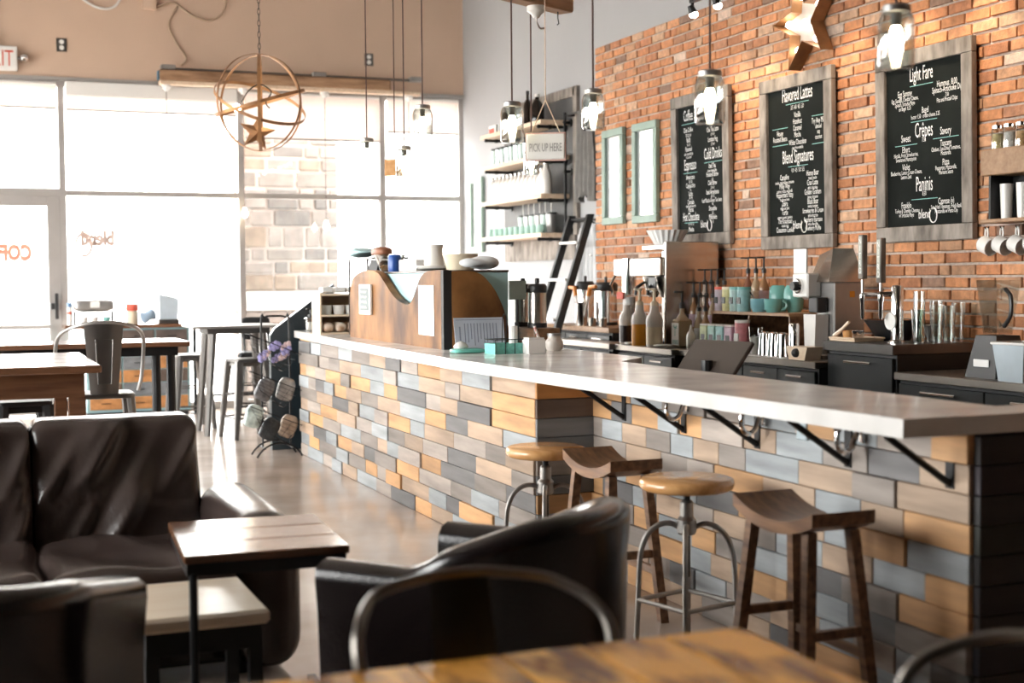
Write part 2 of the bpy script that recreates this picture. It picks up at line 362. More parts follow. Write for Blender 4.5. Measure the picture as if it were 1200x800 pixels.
# left wall with three shop windows (daylight side)
wl = MB(); wl.box(-4.7, -4.5, -8.2, YB + 0.18, 3.7, ZC); wl.box(-4.7, -4.5, -8.2, YB + 0.18, 0, 0.5)
LW = ((4.2, 7.7), (8.1, 11.6), (12.0, 15.2))
for a, c in ((-8.2, 4.2), (7.7, 8.1), (11.6, 12.0), (15.2, YB + 0.18)): wl.box(-4.7, -4.5, a, c, 0.5, 3.7)
struct('wall_left', wl, mat('fill_cut_paint', (.13, .115, .10), .8))  # unseen wall face, darkened to reduce the fill light
def window(n, frame_mb, panes):
    o = struct('window_%d' % n, frame_mb, m_alu)
    for p in panes: part(o, 'pane', p, m_glass, False)
    return o
wn = 1
for a, c in LW:
    f = MB(); f.box(-4.66, -4.54, a, a + .06, .5, 3.7); f.box(-4.66, -4.54, c - .06, c, .5, 3.7); f.box(-4.66, -4.54, a + .06, c - .06, .5, .56); f.box(-4.66, -4.54, a + .06, c - .06, 3.64, 3.7)
    mid = (a + c) / 2; f.box(-4.66, -4.54, mid - .03, mid + .03, .56, 3.64); f.box(-4.66, -4.54, a + .06, mid - .03, 2.48, 2.54); f.box(-4.66, -4.54, mid + .03, c - .06, 2.48, 2.54)
    ps = [MB().box(-4.605, -4.595, p, q, r, s_) for p, q in ((a + .06, mid - .03), (mid + .03, c - .06)) for r, s_ in ((.56, 2.48), (2.54, 3.64))]
    window(wn, f, ps); wn += 1
# back glazing: bays between mullions
H0, H1, TR = 3.70, 3.78, 2.51
def bay(x0, x1, z0, transom=True):
    global wn
    f = MB(); y0, y1 = YB + 0.02, YB + 0.14
    f.box(x0 - .035, x0 + .035, y0, y1, z0, H1); f.box(x0 + .035, x1 - .035, y0, y1, H0, H1); f.box(x0 + .035, x1 - .035, y0, y1, z0, z0 + .09)
    ps = []
    if transom:
        f.box(x0 + .035, x1 - .035, y0, y1, TR - .03, TR + .03)
        ps = [MB().box(x0 + .035, x1 - .035, YB + .075, YB + .085, z0 + .09, TR - .03), MB().box(x0 + .035, x1 - .035, YB + .075, YB + .085, TR + .03, H0)]
    else: ps = [MB().box(x0 + .035, x1 - .035, YB + .075, YB + .085, z0 + .09, H0)]
    o = window(wn, f, ps); wn += 1; return o
bay(-1.0, -0.06, 0.0); win_door = bay(-0.06, 1.05, 2.47, False); win_b = bay(1.05, 3.06, 0.0); win_c = bay(3.06, 4.80, 0.0); win_d = bay(4.80, 5.83, 0.0)
struct('trim_1', MB().box(5.79, 5.85, YB + .02, YB + .14, 0, H1), m_alu)
struct('trim_2', MB().box(-1.03, 5.85, YB - .03, YB + .02, 3.765, 3.80), m_alu)
# glazed entrance door
d = MB(); dx0, dx1, dy0, dy1 = -0.026, 1.016, YB + .045, YB + .105
d.box(dx0, dx0 + .14, dy0, dy1, .012, 2.472, .004); d.box(dx1 - .14, dx1, dy0, dy1, .012, 2.472, .004); d.box(dx0 + .14, dx1 - .14, dy0, dy1, .012, .27, .004); d.box(dx0 + .14, dx1 - .14, dy0, dy1, 2.36, 2.472, .004)
door = struct('door_1', d, m_alu)
part(door, 'pane', MB().box(dx0 + .14, dx1 - .14, YB + .07, YB + .08, .27, 2.36), m_glass, False)
h = MB(); h.box(.89, .965, dy0 - .075, dy0, 1.20, 1.27, .006); h.box(.935, .975, dy0 - .10, dy0 - .06, 1.09, 1.38, .006); part(door, 'push_handle', h, m_dark)
part(door, 'push_bar', MB().box(dx0 + .1, .90, dy0 - .06, dy0 - .03, .98, 1.03, .006), m_alu)
lt = MB(); write(lt, 'COFFEE', 0.40, 1.76, 0.235, lambda u, v: (u if False else 0.42 - (u - 0.40) + 0.0, YB + .0685, v), 0.7, .016)
part(door, 'lettering', lt, mat('faded_red_vinyl', (0.80, 0.32, 0.22), .7, var=.05), False, label='red COFFEE lettering seen mirrored on the glass')
lt = MB().tube([(.66 - .05 * i, YB + .07, 1.50 + .035 * math.sin(i * 1.9) * (1.3 if i % 3 else .5)) for i in range(12)], .011, 4)
part(door, 'script_flourish', lt, mat('pale_red_vinyl', (0.86, 0.62, 0.52), .7, var=.05), False)
# mirrored shop logo on the large pane
lg = MB(); write(lg, 'blend', 0, 0, 0.22, lambda u, v: (1.42 - u, YB + .0735, 1.93 + v), 0.75, .015)
lg.tube([(1.27 - .085 * math.cos(t), YB + .072, 1.93 + .13 * math.sin(t)) for t in [i * 2 * PI / 26 for i in range(22)]], .02, 4)
part(win_b, 'lettering', lg, mat('faded_grey_vinyl', (0.55, 0.42, 0.37), .7, var=.05), False, label='blend logo seen mirrored on the glass')
# roller shades in the window heads
def shade(x0, x1, zb, label, cass):
    t = thing('roller_shade', label, 'roller shade', (x0, YB - 0.02, 0)); W_ = x1 - x0
    part(t, 'shade_fabric', MB().box(.01, W_ - .01, .0, .004, zb, 3.74 if not cass else 3.60), m_shade, False)
    part(t, 'hem_bar', MB().box(.01, W_ - .01, -.006, .010, zb - .022, zb, .004), m_alu)
    if cass: part(t, 'cassette', MB().box(.005, W_ - .005, -.05, .02, 3.59, 3.755, .012), m_white)
    else: part(t, 'roller_tube', MB().cyl((.01, 0, 3.72), (W_ - .01, 0, 3.72), .022, n=12), m_white)
shade(-.02, 1.01, 3.46, 'short beige roller shade in the window above the glass door', False)
shade(1.09, 3.02, 3.45, 'wide beige roller shade with a white cassette in the broad window bay', True)
shade(3.10, 4.76, 3.20, 'long beige roller shade in the bay before the stone wall', False)
shade(4.84, 5.78, 3.32, 'narrow beige roller shade in the bay beside the grey wall', False)
# grey walls on the right
g = MB(); g.box(XG, XG + .2, 11.93, YB + .18, 0, ZC); g.box(XB + .02, XG + .2, -8.2, 11.93, 3.70, ZC); g.box(XB + .02, XB + .03, 11.90, 11.93, 0, 3.7)
g.box(XB + .03, XG + .2, 11.88, 11.93, 0, 3.7)
struct('wall_recess', g, m_grey)
# ---------------------------------------------------------------- brick wall
wr = struct('wall_right', MB().box(XB + .012, XG + .2, 1.0, 11.88, 0, 3.70), m_mortar)
struct('wall_rear', MB().box(XB + .012, XG + .2, -8.2, 1.0, 0, 3.70), mat('fill_cut_paint_rear', (.13, .115, .10), .8))  # unseen dark wall added to keep fill light off the near faces
CH, BL, JT = 0.076, 0.222, 0.015
BOARDS = {1: (9.36, 10.30, 1.765, 3.015), 2: (7.985, 8.91, 1.705, 2.965), 3: (6.57, 7.50, 1.72, 2.93)}
TONES = [(0.52, 0.225, 0.10), (0.48, 0.20, 0.09), (0.56, 0.265, 0.13), (0.44, 0.185, 0.09), (0.55, 0.30, 0.17), (0.38, 0.18, 0.10), (0.58, 0.36, 0.23), (0.27, 0.16, 0.11), (0.62, 0.46, 0.36)]
WT = [22, 20, 18, 13, 9, 8, 5, 4, 2.4]
mod, far = [], []
bricks = []
nrow = int(3.70 / CH)
rb = random.Random(5)
for r in range(nrow):
    z0 = r * CH + (3.70 - nrow * CH); y = 11.88 + (0 if r % 2 else -BL / 2) - rb.uniform(0, .02)
    if r % 2 == 0: bricks.append((11.93, y + JT * 0, z0))
    else: y = 11.93
    while y > 1.0:
        L_ = BL if rb.random() > .10 else BL * .5
        bricks.append((y, y - L_, z0)); y -= L_
brick_mesh = {}
def brick_geo(L_, seed):
    rr = random.Random(seed); m = MB(); c = .004
    m.box(-.004, .022, JT / 2, L_ - JT / 2, JT / 2, CH - JT / 2, c)
    m.v = [(x + rr.uniform(-.002, .002) if x < .01 else x, y_ + rr.uniform(-.0022, .0022), z_ + rr.uniform(-.0018, .0018)) for x, y_, z_ in m.v]
    return m
def inboard(ya, yb, z):
    for (p, q, r, s_) in BOARDS.values():
        if ya < q and yb > p and z + CH < s_ and z > r and yb > p + .03 and ya < q - .03: return True
    return False
vis = [i for i, (ya, yb, z) in enumerate(bricks) if yb > 6.1 and z > 1.14 and not inboard(ya, yb, z) and ya - yb > .1
       and not (yb < 6.55 and z > 1.78 and z < 2.26)]
vis.sort(key=lambda i: bricks[i][1]); near = set(vis[:300])
stv = MB(); cols = []
for i, (ya, yb, z) in enumerate(bricks):
    L_ = ya - yb; tone = rb.choices(TONES, WT)[0]; k = rb.uniform(.86, 1.14); tone = tuple(min(.9, c * k * .90) for c in tone); dx = rb.uniform(-.004, .004)
    if L_ < .03: continue
    if i in near:
        q = 'full' if L_ > .2 else round(L_, 2); key = (q, i % 6)
        if key not in brick_mesh:
            me = brick_geo(L_, i).mesh('brick', False); me.materials.append(m_brick); brick_mesh[key] = me
        o = part(wr, 'brick', brick_mesh[key], None); o.location = (XB + dx, yb, z); o.color = (*tone, 1)
    else:
        gm = brick_geo(L_, i % 40); n0 = len(gm.f)
        stv.add([(x + XB + dx, y_ + yb, z_ + z) for x, y_, z_ in gm.v], gm.f); cols += [tone] * n0
me = bpy.data.meshes.new('brickwork'); me.from_pydata(stv.v, [], stv.f); me.update()
ca = me.color_attributes.new('tone', 'FLOAT_COLOR', 'CORNER')
li = 0
for p, c in zip(me.polygons, cols):
    for k in range(p.loop_total): ca.data[li].color = (*c, 1); li += 1
me.materials.append(m_brickst)
o = part(wr, 'brickwork', me, None); o['kind'] = 'stuff'
# ---------------------------------------------------------------- outside
b = MB().box(-40, 50, 16.5, 80, -.2, -.1); b.box(-60, -4.95, -40, 80, -.2, -.1)
solo('pavement', b, mat('outside_concrete', (.62, .60, .57), .9, var=.05), 'sunlit pale pavement outside the shop windows', 'pavement')['kind'] = 'structure'
st = thing('stone_wall', 'sunlit stone pier outside, seen through the middle window', 'stone wall', (3.25, 17.7, -.1))
part(st, 'mortar_core', MB().box(.02, 1.36, .022, .5, 0, 4.4), mat('pale_mortar', (.40, .36, .335), .95, var=.05))
part(st, 'ledge', MB().box(-.05, 1.42, -.02, .5, 1.22, 1.46, .01), mat('pale_ledge', (.50, .47, .44), .9, var=.04))
rs = random.Random(11); z = 1.47
stone_cols = [(.22, .195, .18), (.195, .175, .16), (.235, .21, .195), (.15, .14, .133), (.225, .18, .145)]
while z < 4.2:
    hh = rs.choice((.17, .22, .28)); x = 0.0
    while x < 1.34:
        ww = min(rs.choice((.2, .3, .42, .5)), 1.38 - x)
        if 1.38 - x - ww < .12: ww = 1.38 - x
        m = MB().box(x + .008, x + ww - .008, rs.uniform(-.004, .016), .3, z + .008, z + hh - .008, .02)
        o = part(st, 'stone', m, m_stone, True, .3); o.color = (*rs.choice(stone_cols), 1); x += ww
    z += hh
x = 0.0
while x < 1.3:
    o = part(st, 'stone', MB().box(x + .005, x + .335, 0.0, .3, .65, 1.21, .015), m_stone, True, .3); o.color = (.23, .19, .17, 1)
    o = part(st, 'stone', MB().box(x + .005, x + .335, 0.0, .3, .02, .64, .015), m_stone, True, .3); o.color = (.22, .18, .16, 1); x += .34

# pale building added across the street to dim the sky seen through the windows
t = thing('building', 'pale building added across the street to dim the sky behind the windows', 'building', (8, 44, -.1))
m_fac = mat('pale_render', (.74, .72, .70), .9, var=.04, scale=1)
part(t, 'facade', MB().box(-34, 34, 0, 6, 0, 8.6), m_fac); part(t, 'cornice', MB().box(-34.2, 34.2, -.3, 6, 8.6, 9.0), m_fac)
for k in range(16):
    x = -32 + 4.1 * k; f_ = part(t, 'window', MB().box(x, x + 2.6, -.06, 0, .9, 3.4, .02), mat('facade_frame', (.6, .59, .57), .6) if k == 0 else bpy.data.materials['facade_frame']); part(f_, 'pane', MB().box(x + .1, x + 2.5, -.065, -.06, 1.0, 3.3), m_mirror)
def pw(t, name, mb, mat_, smooth=True, ang=.6, label=None):   # geometry given in room coordinates, thing not rotated
    l = t.location; mb.v = [(x - l.x, y - l.y, z - l.z) for x, y, z in mb.v]
    return part(t, name, mb, mat_, smooth, ang, label)
# ================================================================ BAR
bar = thing('bar_counter', 'long service bar clad in grey, brown and orange reclaimed wood blocks', 'bar counter', (3.0, 7.5, 0))
core = MB(); core.box(2.72, 3.42, 6.42, 11.68, 0, 1.0); core.box(3.04, 3.18, 3.54, 6.42, 0, 1.0)
pw(bar, 'carcass', core, m_blackp, False)
BC = [((.34, .365, .38), 28), ((.25, .215, .19), 18), ((.56, .315, .145), 25), ((.14, .135, .135), 11), ((.43, .31, .22), 18), ((.38, .325, .285), 18)]
rc = random.Random(21)
blk = {}
def block(parent, L_, loc, rz, th, z0, hgt, col):
    q = round(L_ * 20) / 20; key = (max(q, .05), round(hgt, 3))
    if key not in blk:
        m = MB().box(0, .04, 0.0015, key[0] - .0015, .0015, hgt - .0015, .003); me = m.mesh('wood_block', False); me.materials.append(m_block); blk[key] = me
    o = part(parent, 'wood_block', blk[key], None); o.scale = (1, L_ / key[0], 1)
    o.location = (loc[0] - bar.location.x, loc[1] - bar.location.y, z0); o.rotation_euler = (0, 0, rz); o.color = (*col, 1); return o
RH = .0985; last = None
def pick():
    global last
    while True:
        c = rc.choices([a for a, _ in BC], [w_ for _, w_ in BC])[0]
        if c is not last: break
    last = c; k = rc.uniform(.82, 1.15); return tuple(x * k for x in c)
for r in range(11):
    z0 = r * RH; hgt = RH if r < 10 else 1.0 - 10 * RH
    if hgt < .012: continue
    y = 6.40 + (0 if r % 2 else 0)
    while y < 11.62:
        L_ = rc.uniform(.24, .62); L_ = min(L_, 11.66 - y)
        if 11.66 - y - L_ < .16: L_ = 11.66 - y
        th = rc.choice((0, 0, .002, .004, .004, .014)); block(bar, L_, (2.685 - th, y, 0), 0, th, z0, hgt, pick()); y += L_
    y = 3.53
    while y < 6.36:
        L_ = rc.uniform(.17, .40); L_ = min(L_, 6.40 - y)
        if 6.40 - y - L_ < .1: L_ = 6.40 - y
        th = rc.choice((0, 0, .002, .004, .004, .012)); block(bar, L_, (3.005 - th, y, 0), 0, th, z0, hgt, pick()); y += L_
RET = [(.10, .1, .1), (.20, .12, .07), (.16, .165, .17), (.36, .2, .09), (.10, .1, .1), (.24, .2, .17), (.14, .145, .15), (.20, .205, .21), (.13, .09, .07), (.50, .23, .07), (.12, .125, .13)]
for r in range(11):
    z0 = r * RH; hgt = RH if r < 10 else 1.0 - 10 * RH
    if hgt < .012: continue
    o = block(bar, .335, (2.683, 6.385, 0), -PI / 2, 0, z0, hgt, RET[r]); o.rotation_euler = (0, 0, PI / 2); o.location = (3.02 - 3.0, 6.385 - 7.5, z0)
    # planks on the near end of the bar, shade put into their near-black colour
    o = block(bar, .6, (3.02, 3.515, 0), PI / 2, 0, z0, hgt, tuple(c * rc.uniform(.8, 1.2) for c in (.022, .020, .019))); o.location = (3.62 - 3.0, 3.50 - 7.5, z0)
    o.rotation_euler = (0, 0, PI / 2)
core2 = MB().box(3.18, 3.6, 3.56, 3.64, 0, 1.0); pw(bar, 'end_panel', core2, m_blackp, False)
# iron shelf brackets under the overhang and coat hooks between them
for i, y in enumerate((3.62, 4.18, 4.80, 5.42, 6.02)):
    k = MB(); k.box(2.72, 3.004, y - .02, y + .02, .988, .998); k.box(2.996, 3.004, y - .02, y + .02, .80, .99)
    k.cyl((2.745, y, .985), (2.998, y, .815), .012, n=6); pw(bar, 'bracket', k, m_blackmet)
for i, y in enumerate((4.09, 4.74, 5.37)):
    k = MB(); k.box(2.985, 3.004, y - .012, y + .012, .90, .985, .004)
    k.tube(catmull([(2.985, y, .965), (2.965, y, .92), (2.95, y, .885), (2.925, y, .87), (2.90, y, .88), (2.888, y, .91), (2.89, y, .95)], 3), .011, 8)
    k.sph((2.89, y, .953), .015, 8); pw(bar, 'coat_hook', k, m_chrome)
k = MB().box(2.985, 3.004, 4.43, 4.50, .87, .985, .004); pw(bar, 'socket_plate', k, mat('pale_blue_plate', (.42, .5, .54), .4))
# cast concrete worktop, one continuous slab bending slightly
edge = [(2.70, 11.95), (2.62, 10.5), (2.545, 8.6), (2.51, 7.2), (2.52, 6.6), (2.55, 6.0), (2.60, 5.1), (2.64, 4.2), (2.67, 3.44)]
poly = edge + [(3.72, 3.44), (3.72, 3.66), (3.22, 3.66), (3.22, 6.5), (3.5, 6.8), (3.5, 11.95)]
top = MB(); n = len(poly); ch = .006
top.prism(poly, 'z', 1.0, 1.06)
solo('countertop', top, m_conc, 'pale polished concrete worktop running along the whole bar', 'countertop', smooth=False)
# sloping slate panel closing the far end of the bar
pn = MB().prism([(2.50, 0), (2.50, 1.02), (2.54, 1.08), (3.08, 1.47), (3.08, 0)], 'y', 12.0, 12.08)
solo('end_screen', pn, m_navy, 'dark slate screen with a sloping top at the far end of the bar', 'screen', smooth=False)

# ================================================================ STOOLS
def round_stool(loc, rz, label):
    t = thing('bar_stool', label, 'bar stool', loc, rz, 'stools at the bar'); zs = .70
    s = MB().lathe([(.0, zs - .048), (.172, zs - .048), (.186, zs - .04), (.192, zs - .024), (.188, zs - .006), (.178, zs), (.0, zs)], n=32); part(t, 'seat', s, m_honey, True, .9)
    p = MB().cyl((0, 0, .30), (0, 0, zs - .048), .014, n=10); p.lathe([(.055, zs - .06), (.055, zs - .048)], n=14); part(t, 'screw_post', p, m_blackmet)
    h = MB().lathe([(.03, .47), (.04, .48), (.04, .53), (.028, .545), (.028, .60), (.02, .61)], n=12); part(t, 'hub', h, m_iron)
    for k in range(4):
        a = k * PI / 2 + PI / 4; c, s_ = math.cos(a), math.sin(a)
        pts = [(.03, .50), (.07, .515), (.115, .505), (.155, .47), (.18, .41), (.19, .33), (.195, .20), (.205, .0)]
        part(t, 'leg', MB().tube([(r * c, r * s_, z) for r, z in catmull([(p[0], p[1], 0) for p in pts], 3) for r, z in [(r, z)]] if False else [(q.x * c, q.x * s_, q.y) for q in catmull([(p[0], p[1], 0) for p in pts], 3)], .0115, 7), m_iron)
    for k in range(4):
        a = k * PI / 2 + PI / 4; a2 = a + PI / 2; r = .197
        m = MB(); d = Vector((math.cos(a2) - math.cos(a), math.sin(a2) - math.sin(a), 0)).normalized()
        p0 = Vector((r * math.cos(a), r * math.sin(a), .20)); p1 = Vector((r * math.cos(a2), r * math.sin(a2), .20)); m.cyl(p0, p1, .010, n=7); part(t, 'foot_rail', m, m_iron)
    return t
def saddle_stool(loc, rz, label):
    t = thing('bar_stool', label, 'bar stool', loc, rz, 'stools at the bar'); zs = .70
    def top_(u, v):
        y = (u - .5) * .50; x = (v - .5) * .25; return (x, y, zs - .035 + .055 * (2 * abs(u - .5)) ** 2)
    nu, nv = 16, 4; s = MB(); vs_ = []
    for k, dz in ((0, 0), (1, -.045)):
        for j in range(nv + 1):
            for i in range(nu + 1):
                p = top_(i / nu, j / nv); sh = .0 if k == 0 else 0
                vs_.append((p[0], p[1], p[2] + dz))
    W_ = nu + 1; K = W_ * (nv + 1); f = []
    for j in range(nv):
        for i in range(nu): f += [(j * W_ + i, j * W_ + i + 1, (j + 1) * W_ + i + 1, (j + 1) * W_ + i), (K + j * W_ + i, K + (j + 1) * W_ + i, K + (j + 1) * W_ + i + 1, K + j * W_ + i + 1)]
    for i in range(nu): f += [(i, i + 1, K + i + 1, K + i), (nv * W_ + i, nv * W_ + i + 1, K + nv * W_ + i + 1, K + nv * W_ + i)]
    for j in range(nv): f += [(j * W_, (j + 1) * W_, K + (j + 1) * W_, K + j * W_), (j * W_ + nu, (j + 1) * W_ + nu, K + (j + 1) * W_ + nu, K + j * W_ + nu)]
    s.add(vs_, f); part(t, 'seat', s, m_walnut, True, .5)
    T = {}
    for sx in (-1, 1):
        for sy in (-1, 1):
            m = MB(); a = Vector((sx * .085, sy * .175, zs - .055)); bb = Vector((sx * .135, sy * .235, 0)); w0 = .019
            vs_ = []
            for p in (bb, a):
                for q in ((-1, -1), (1, -1), (1, 1), (-1, 1)): vs_.append((p.x + q[0] * w0, p.y + q[1] * w0, p.z))
            m.add(vs_, [(0, 3, 2, 1), (4, 5, 6, 7), (0, 1, 5, 4), (1, 2, 6, 5), (2, 3, 7, 6), (3, 0, 4, 7)]); part(t, 'leg', m, m_walnut)
    def at(sx, sy, z):
        k = 1 - z / (zs - .055); return (sx * (.085 + .05 * k), sy * (.175 + .06 * k), z)
    for sx in (-1, 1):
        for z in (.22,): p, q = at(sx, -1, z), at(sx, 1, z); part(t, 'stretcher', MB().box(p[0] - .011, p[0] + .011, p[1], q[1], z - .017, z + .017, .003), m_walnut)
    for sy in (-1, 1):
        for z in (.30,): p, q = at(-1, sy, z), at(1, sy, z); part(t, 'stretcher', MB().box(p[0], q[0], p[1] - .011, p[1] + .011, z - .017, z + .017, .003), m_walnut)
    return t
round_stool((2.56, 5.98, 0), .35, 'round honey wood screw stool farthest along the bar, by the cladding corner')
saddle_stool((2.66, 5.47, 0), 0, 'dark saddle-seat wooden stool between the two round stools')
round_stool((2.67, 4.80, 0), .25, 'round honey wood screw stool between the two saddle stools')
saddle_stool((2.69, 4.02, 0), 0, 'dark saddle-seat wooden stool nearest the end of the bar')

# ================================================================ LOUNGE
sofa = thing('sofa', 'brown leather sofa with a wrinkled back facing the camera', 'sofa', (0, 5.6, 0))
def wrinkle(sgn):
    rr = random.Random(3 + sgn); fs = [(rr.uniform(-.3, .35), rr.uniform(-.15, .25), rr.uniform(.45, .75), rr.uniform(.024, .042), rr.uniform(.028, .045)) for _ in range(9)]
    def fn(q):
        if q.y < 0:
            d = 0
            for cx, cz, sl, am, wd in fs:
                u = (q.x - cx) - (q.z - cz) * sl; v = (q.x - cx) * sl + (q.z - cz)
                d += am * math.exp(-(u / wd) ** 2) * math.exp(-(v / .22) ** 2)
            q.y -= d - .006
        q.y += (q.z + .32) * .42; q.y -= .015 * math.sin(q.x * 9) * (1 if q.y < 0 else 0)
        return q
    return fn
def cushion(cx, wd, sd): return MB().softbox(cx, .34, .605, wd,   .24, .62, .055, 44, wrinkle(sd))
part(sofa, 'back_cushion', cushion(.585, .695, 1), m_leather, True, 3)
part(sofa, 'back_cushion', cushion(-.11, .695, 2), m_leather, True, 3)
part(sofa, 'back_cushion', cushion(-.805, .695, 4), m_leather, True, 3)
sag = lambda q: Vector((q.x, q.y, q.z + (.012 * math.sin(q.x * 14 + q.y * 9) if q.z > 0 else 0)))
part(sofa, 'seat_cushion', MB().softbox(.585, -.13, .355, .70, .80, .20, .07, 24, sag), m_leather, True, 3)
part(sofa, 'seat_cushion', MB().softbox(-.105, -.13, .355, .70, .80, .20, .07, 24, sag), m_leather, True, 3)
part(sofa, 'seat_cushion', MB().softbox(-.795, -.13, .355, .70, .80, .20, .07, 24, sag), m_leather, True, 3)
def arm_shape(q): return Vector((q.x, q.y, q.z - .05 * max(0, -q.y - .2)))
part(sofa, 'armrest', MB().softbox(1.05, .0, .32, .27, 1.0, .60, .12, 16, arm_shape), m_leather, True, 3)
part(sofa, 'armrest', MB().softbox(-1.27, .0, .32, .27, 1.0, .60, .12, 16, arm_shape), m_leather, True, 3)
part(sofa, 'base', MB().box(-1.15, .94, -.46, .62, .06, .27, .02), m_leather2)
part(sofa, 'back_shell', MB().pillow(-.105, .60, .42, 2.1, .16, .72, .15, 40, 16, lambda q: Vector((q.x, q.y + (q.z + .36) * .15, q.z))), m_leather, True, 3)
for x in (-1.1, .95):
    for y in (-.38, .5): part(sofa, 'foot', MB().box(x - .03, x + .03, y - .03, y + .03, 0, .07), m_blackp)

def tub_chair(loc, rz, label, lin=False):
    t = thing('armchair', label, 'armchair', loc, rz, 'dark leather tub armchairs')
    # U-shaped shell: outline open towards +y, rim falls from the back to the arms
    N_ = 44; ro = []; hw, dp = .415, .40
    for i in range(N_ + 1):
        u = i / N_
        if u < .3: p = (-hw, .42 - (u / .3) * .46)
        elif u > .7: p = (hw, -.04 + ((u - .7) / .3) * .46)
        else:
            a = PI + (u - .3) / .4 * PI; p = (hw * math.cos(a), -.04 + .38 * math.sin(a))
        ro.append(p)
    def rim(u):
        k = min(1, max(0, (.5 - abs(u - .5)) / .5)); q = min(1, max(0, (k - .38) / .5))
        if lin: return .62 + .13 * min(1, k * 1.15)
        return .60 + .17 * q * q * (3 - 2 * q)
    def nrm(i):
        a = ro[max(0, i - 1)]; c = ro[min(N_, i + 1)]; dx, dy = c[0] - a[0], c[1] - a[1]; l = math.hypot(dx, dy); return (-dy / l, dx / l)
    vs_ = []; prof_n = 12
    for i in range(N_ + 1):
        n_ = nrm(i); u = i / N_; h = rim(u); th = .10
        # section: outer bottom -> outer top -> rolled rim -> inner top -> inner bottom
        sec = [(0.0, .05), (.004, .25), (.012, h - .16), (.022, h - .06), (.02, h - .02), (-.01, h), (-.05, h + .006), (-.09, h - .005), (-.115, h - .035), (-.12, h - .09), (-.11, .42), (-.10, .30)]
        for o_, z in sec: vs_.append((ro[i][0] - n_[0] * o_, ro[i][1] - n_[1] * o_, z))
    f = []
    for i in range(N_):
        for k in range(prof_n - 1): f.append((i * prof_n + k, i * prof_n + k + 1, (i + 1) * prof_n + k + 1, (i + 1) * prof_n + k))
    f += [tuple(range(prof_n)), tuple(range(N_ * prof_n, (N_ + 1) * prof_n))[::-1]]
    part(t, 'shell', MB().add(vs_, f), m_leather2, True, 1.0)
    part(t, 'seat_cushion', MB().pillow(0, .07, .36, .60, .70, .20, .25, 40, 16), m_leather2, True, 3)
    part(t, 'seat_base', MB().box(-.31, .31, -.24, .38, .06, .29, .02), m_leather2)
    for x in (-.3, .3):
        for y in (-.2, .34): part(t, 'foot', MB().cyl((x, y, 0), (x, y, .07), .018, .024, 8), m_blackp)
    return t
tub_chair((1.62, 4.20, 0), math.radians(39), 'black leather tub armchair behind the metal chair at the rustic table')
tub_chair((-.09, 3.96, 0), math.radians(-25), 'black leather tub armchair in the bottom left corner', True)

# low oak bench and tall wooden side table
t = thing('coffee_table', 'low bench-like coffee table with a pale oak top', 'coffee table', (.71, 4.76, 0))
part(t, 'top_board', MB().box(-.215, .213, -.26, .30, .355, .405, .012), m_litoak)
part(t, 'apron', MB().box(-.19, .19, -.22, .26, .27, .355), m_blackp)
for x in (-.17, .17):
    for y in (-.2, .24): part(t, 'leg', MB().box(x - .022, x + .022, y - .022, y + .022, 0, .27), m_blackp)
t = thing('side_table', 'small plank-topped side table on black metal legs beside the sofa', 'side table', (.92, 4.74, 0), -.06)
for i in range(3): part(t, 'plank', MB().box(-.27, .27, -.33 + .22 * i, -.33 + .22 * (i + 1) - .004, .592, .62, .004), m_brownw)
part(t, 'top_frame', MB().box(-.26, .26, -.32, .32, .55, .592), m_blackmet)
for x in (-.24, .24):
    part(t, 'leg', MB().cyl((x, -.315, .01), (x, -.315, .56), .014, n=8), m_blackmet); part(t, 'base_bar', MB().box(x - .015, x + .015, -.33, .28, 0, .02), m_blackmet)

# ---------------------------------------------------------------- foreground table and chairs
t = thing('dining_table', 'rustic orange and dark brown plank table in the foreground', 'table', (0, 0, 0))
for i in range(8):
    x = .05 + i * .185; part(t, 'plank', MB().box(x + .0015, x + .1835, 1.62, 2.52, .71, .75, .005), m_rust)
part(t, 'apron', MB().box(.14, 1.44, 1.72, 2.42, .62, .71), m_brownw)
for x in (.2, 1.22):
    for y in (1.74, 2.20): part(t, 'leg', MB().box(x - .04, x + .04, y - .04, y + .04, 0, .62), m_brownw)
def metal_armchair(loc, rz, label, s=1.0):
    # forward is +y; tube hoop wraps the back and drops to the seat at the front
    t = thing('metal_chair', label, 'chair', loc, rz, 'metal cafe armchairs')
    hoop = [(-.235, -.05, .44), (-.262, -.05, .60), (-.274, -.06, .72), (-.265, -.11, .80), (-.20, -.215, .845), (-.09, -.265, .86), (0, -.28, .862), (.09, -.265, .86), (.20, -.215, .845), (.265, -.11, .80), (.274, -.06, .72), (.262, -.05, .60), (.235, -.05, .44)]
    part(t, 'hoop', MB().tube(catmull(hoop, 5), .0125, 9), m_hoop)
    def sp(u, v):
        wd = .085 - .02 * v; x = (u - .5) * 2 * wd; return (x, -.275 + .09 * (1 - v) + .02 * (abs(u - .5) * 2) ** 2, .44 + .415 * v)
    b1 = MB().grid(sp, 6, 8); b1.v += [(x, y + .004, z) for x, y, z in b1.v[:]]
    K = 63; b1.f += [tuple(i + K for i in reversed(f)) for f in b1.f[:]]; part(t, 'splat', b1, m_blackmet)
    part(t, 'seat', MB().pillow(0, -.01, .435, .40, .40, .03, .25, 32, 10), m_gun, True, 1)
    for sx in (-1, 1):
        for sy in (-1, 1): part(t, 'leg', MB().cyl((sx * .16, sy * .15, .43), (sx * .215, sy * .215, 0), .022, .014, 8), m_gun)
    return t
metal_armchair((.975, 2.50, 0), PI, 'metal chair with a bare tube hoop tucked under the far side of the rustic table')
metal_armchair((1.50, 1.75, 0), PI / 2, 'metal chair half out of frame at the bottom right corner')
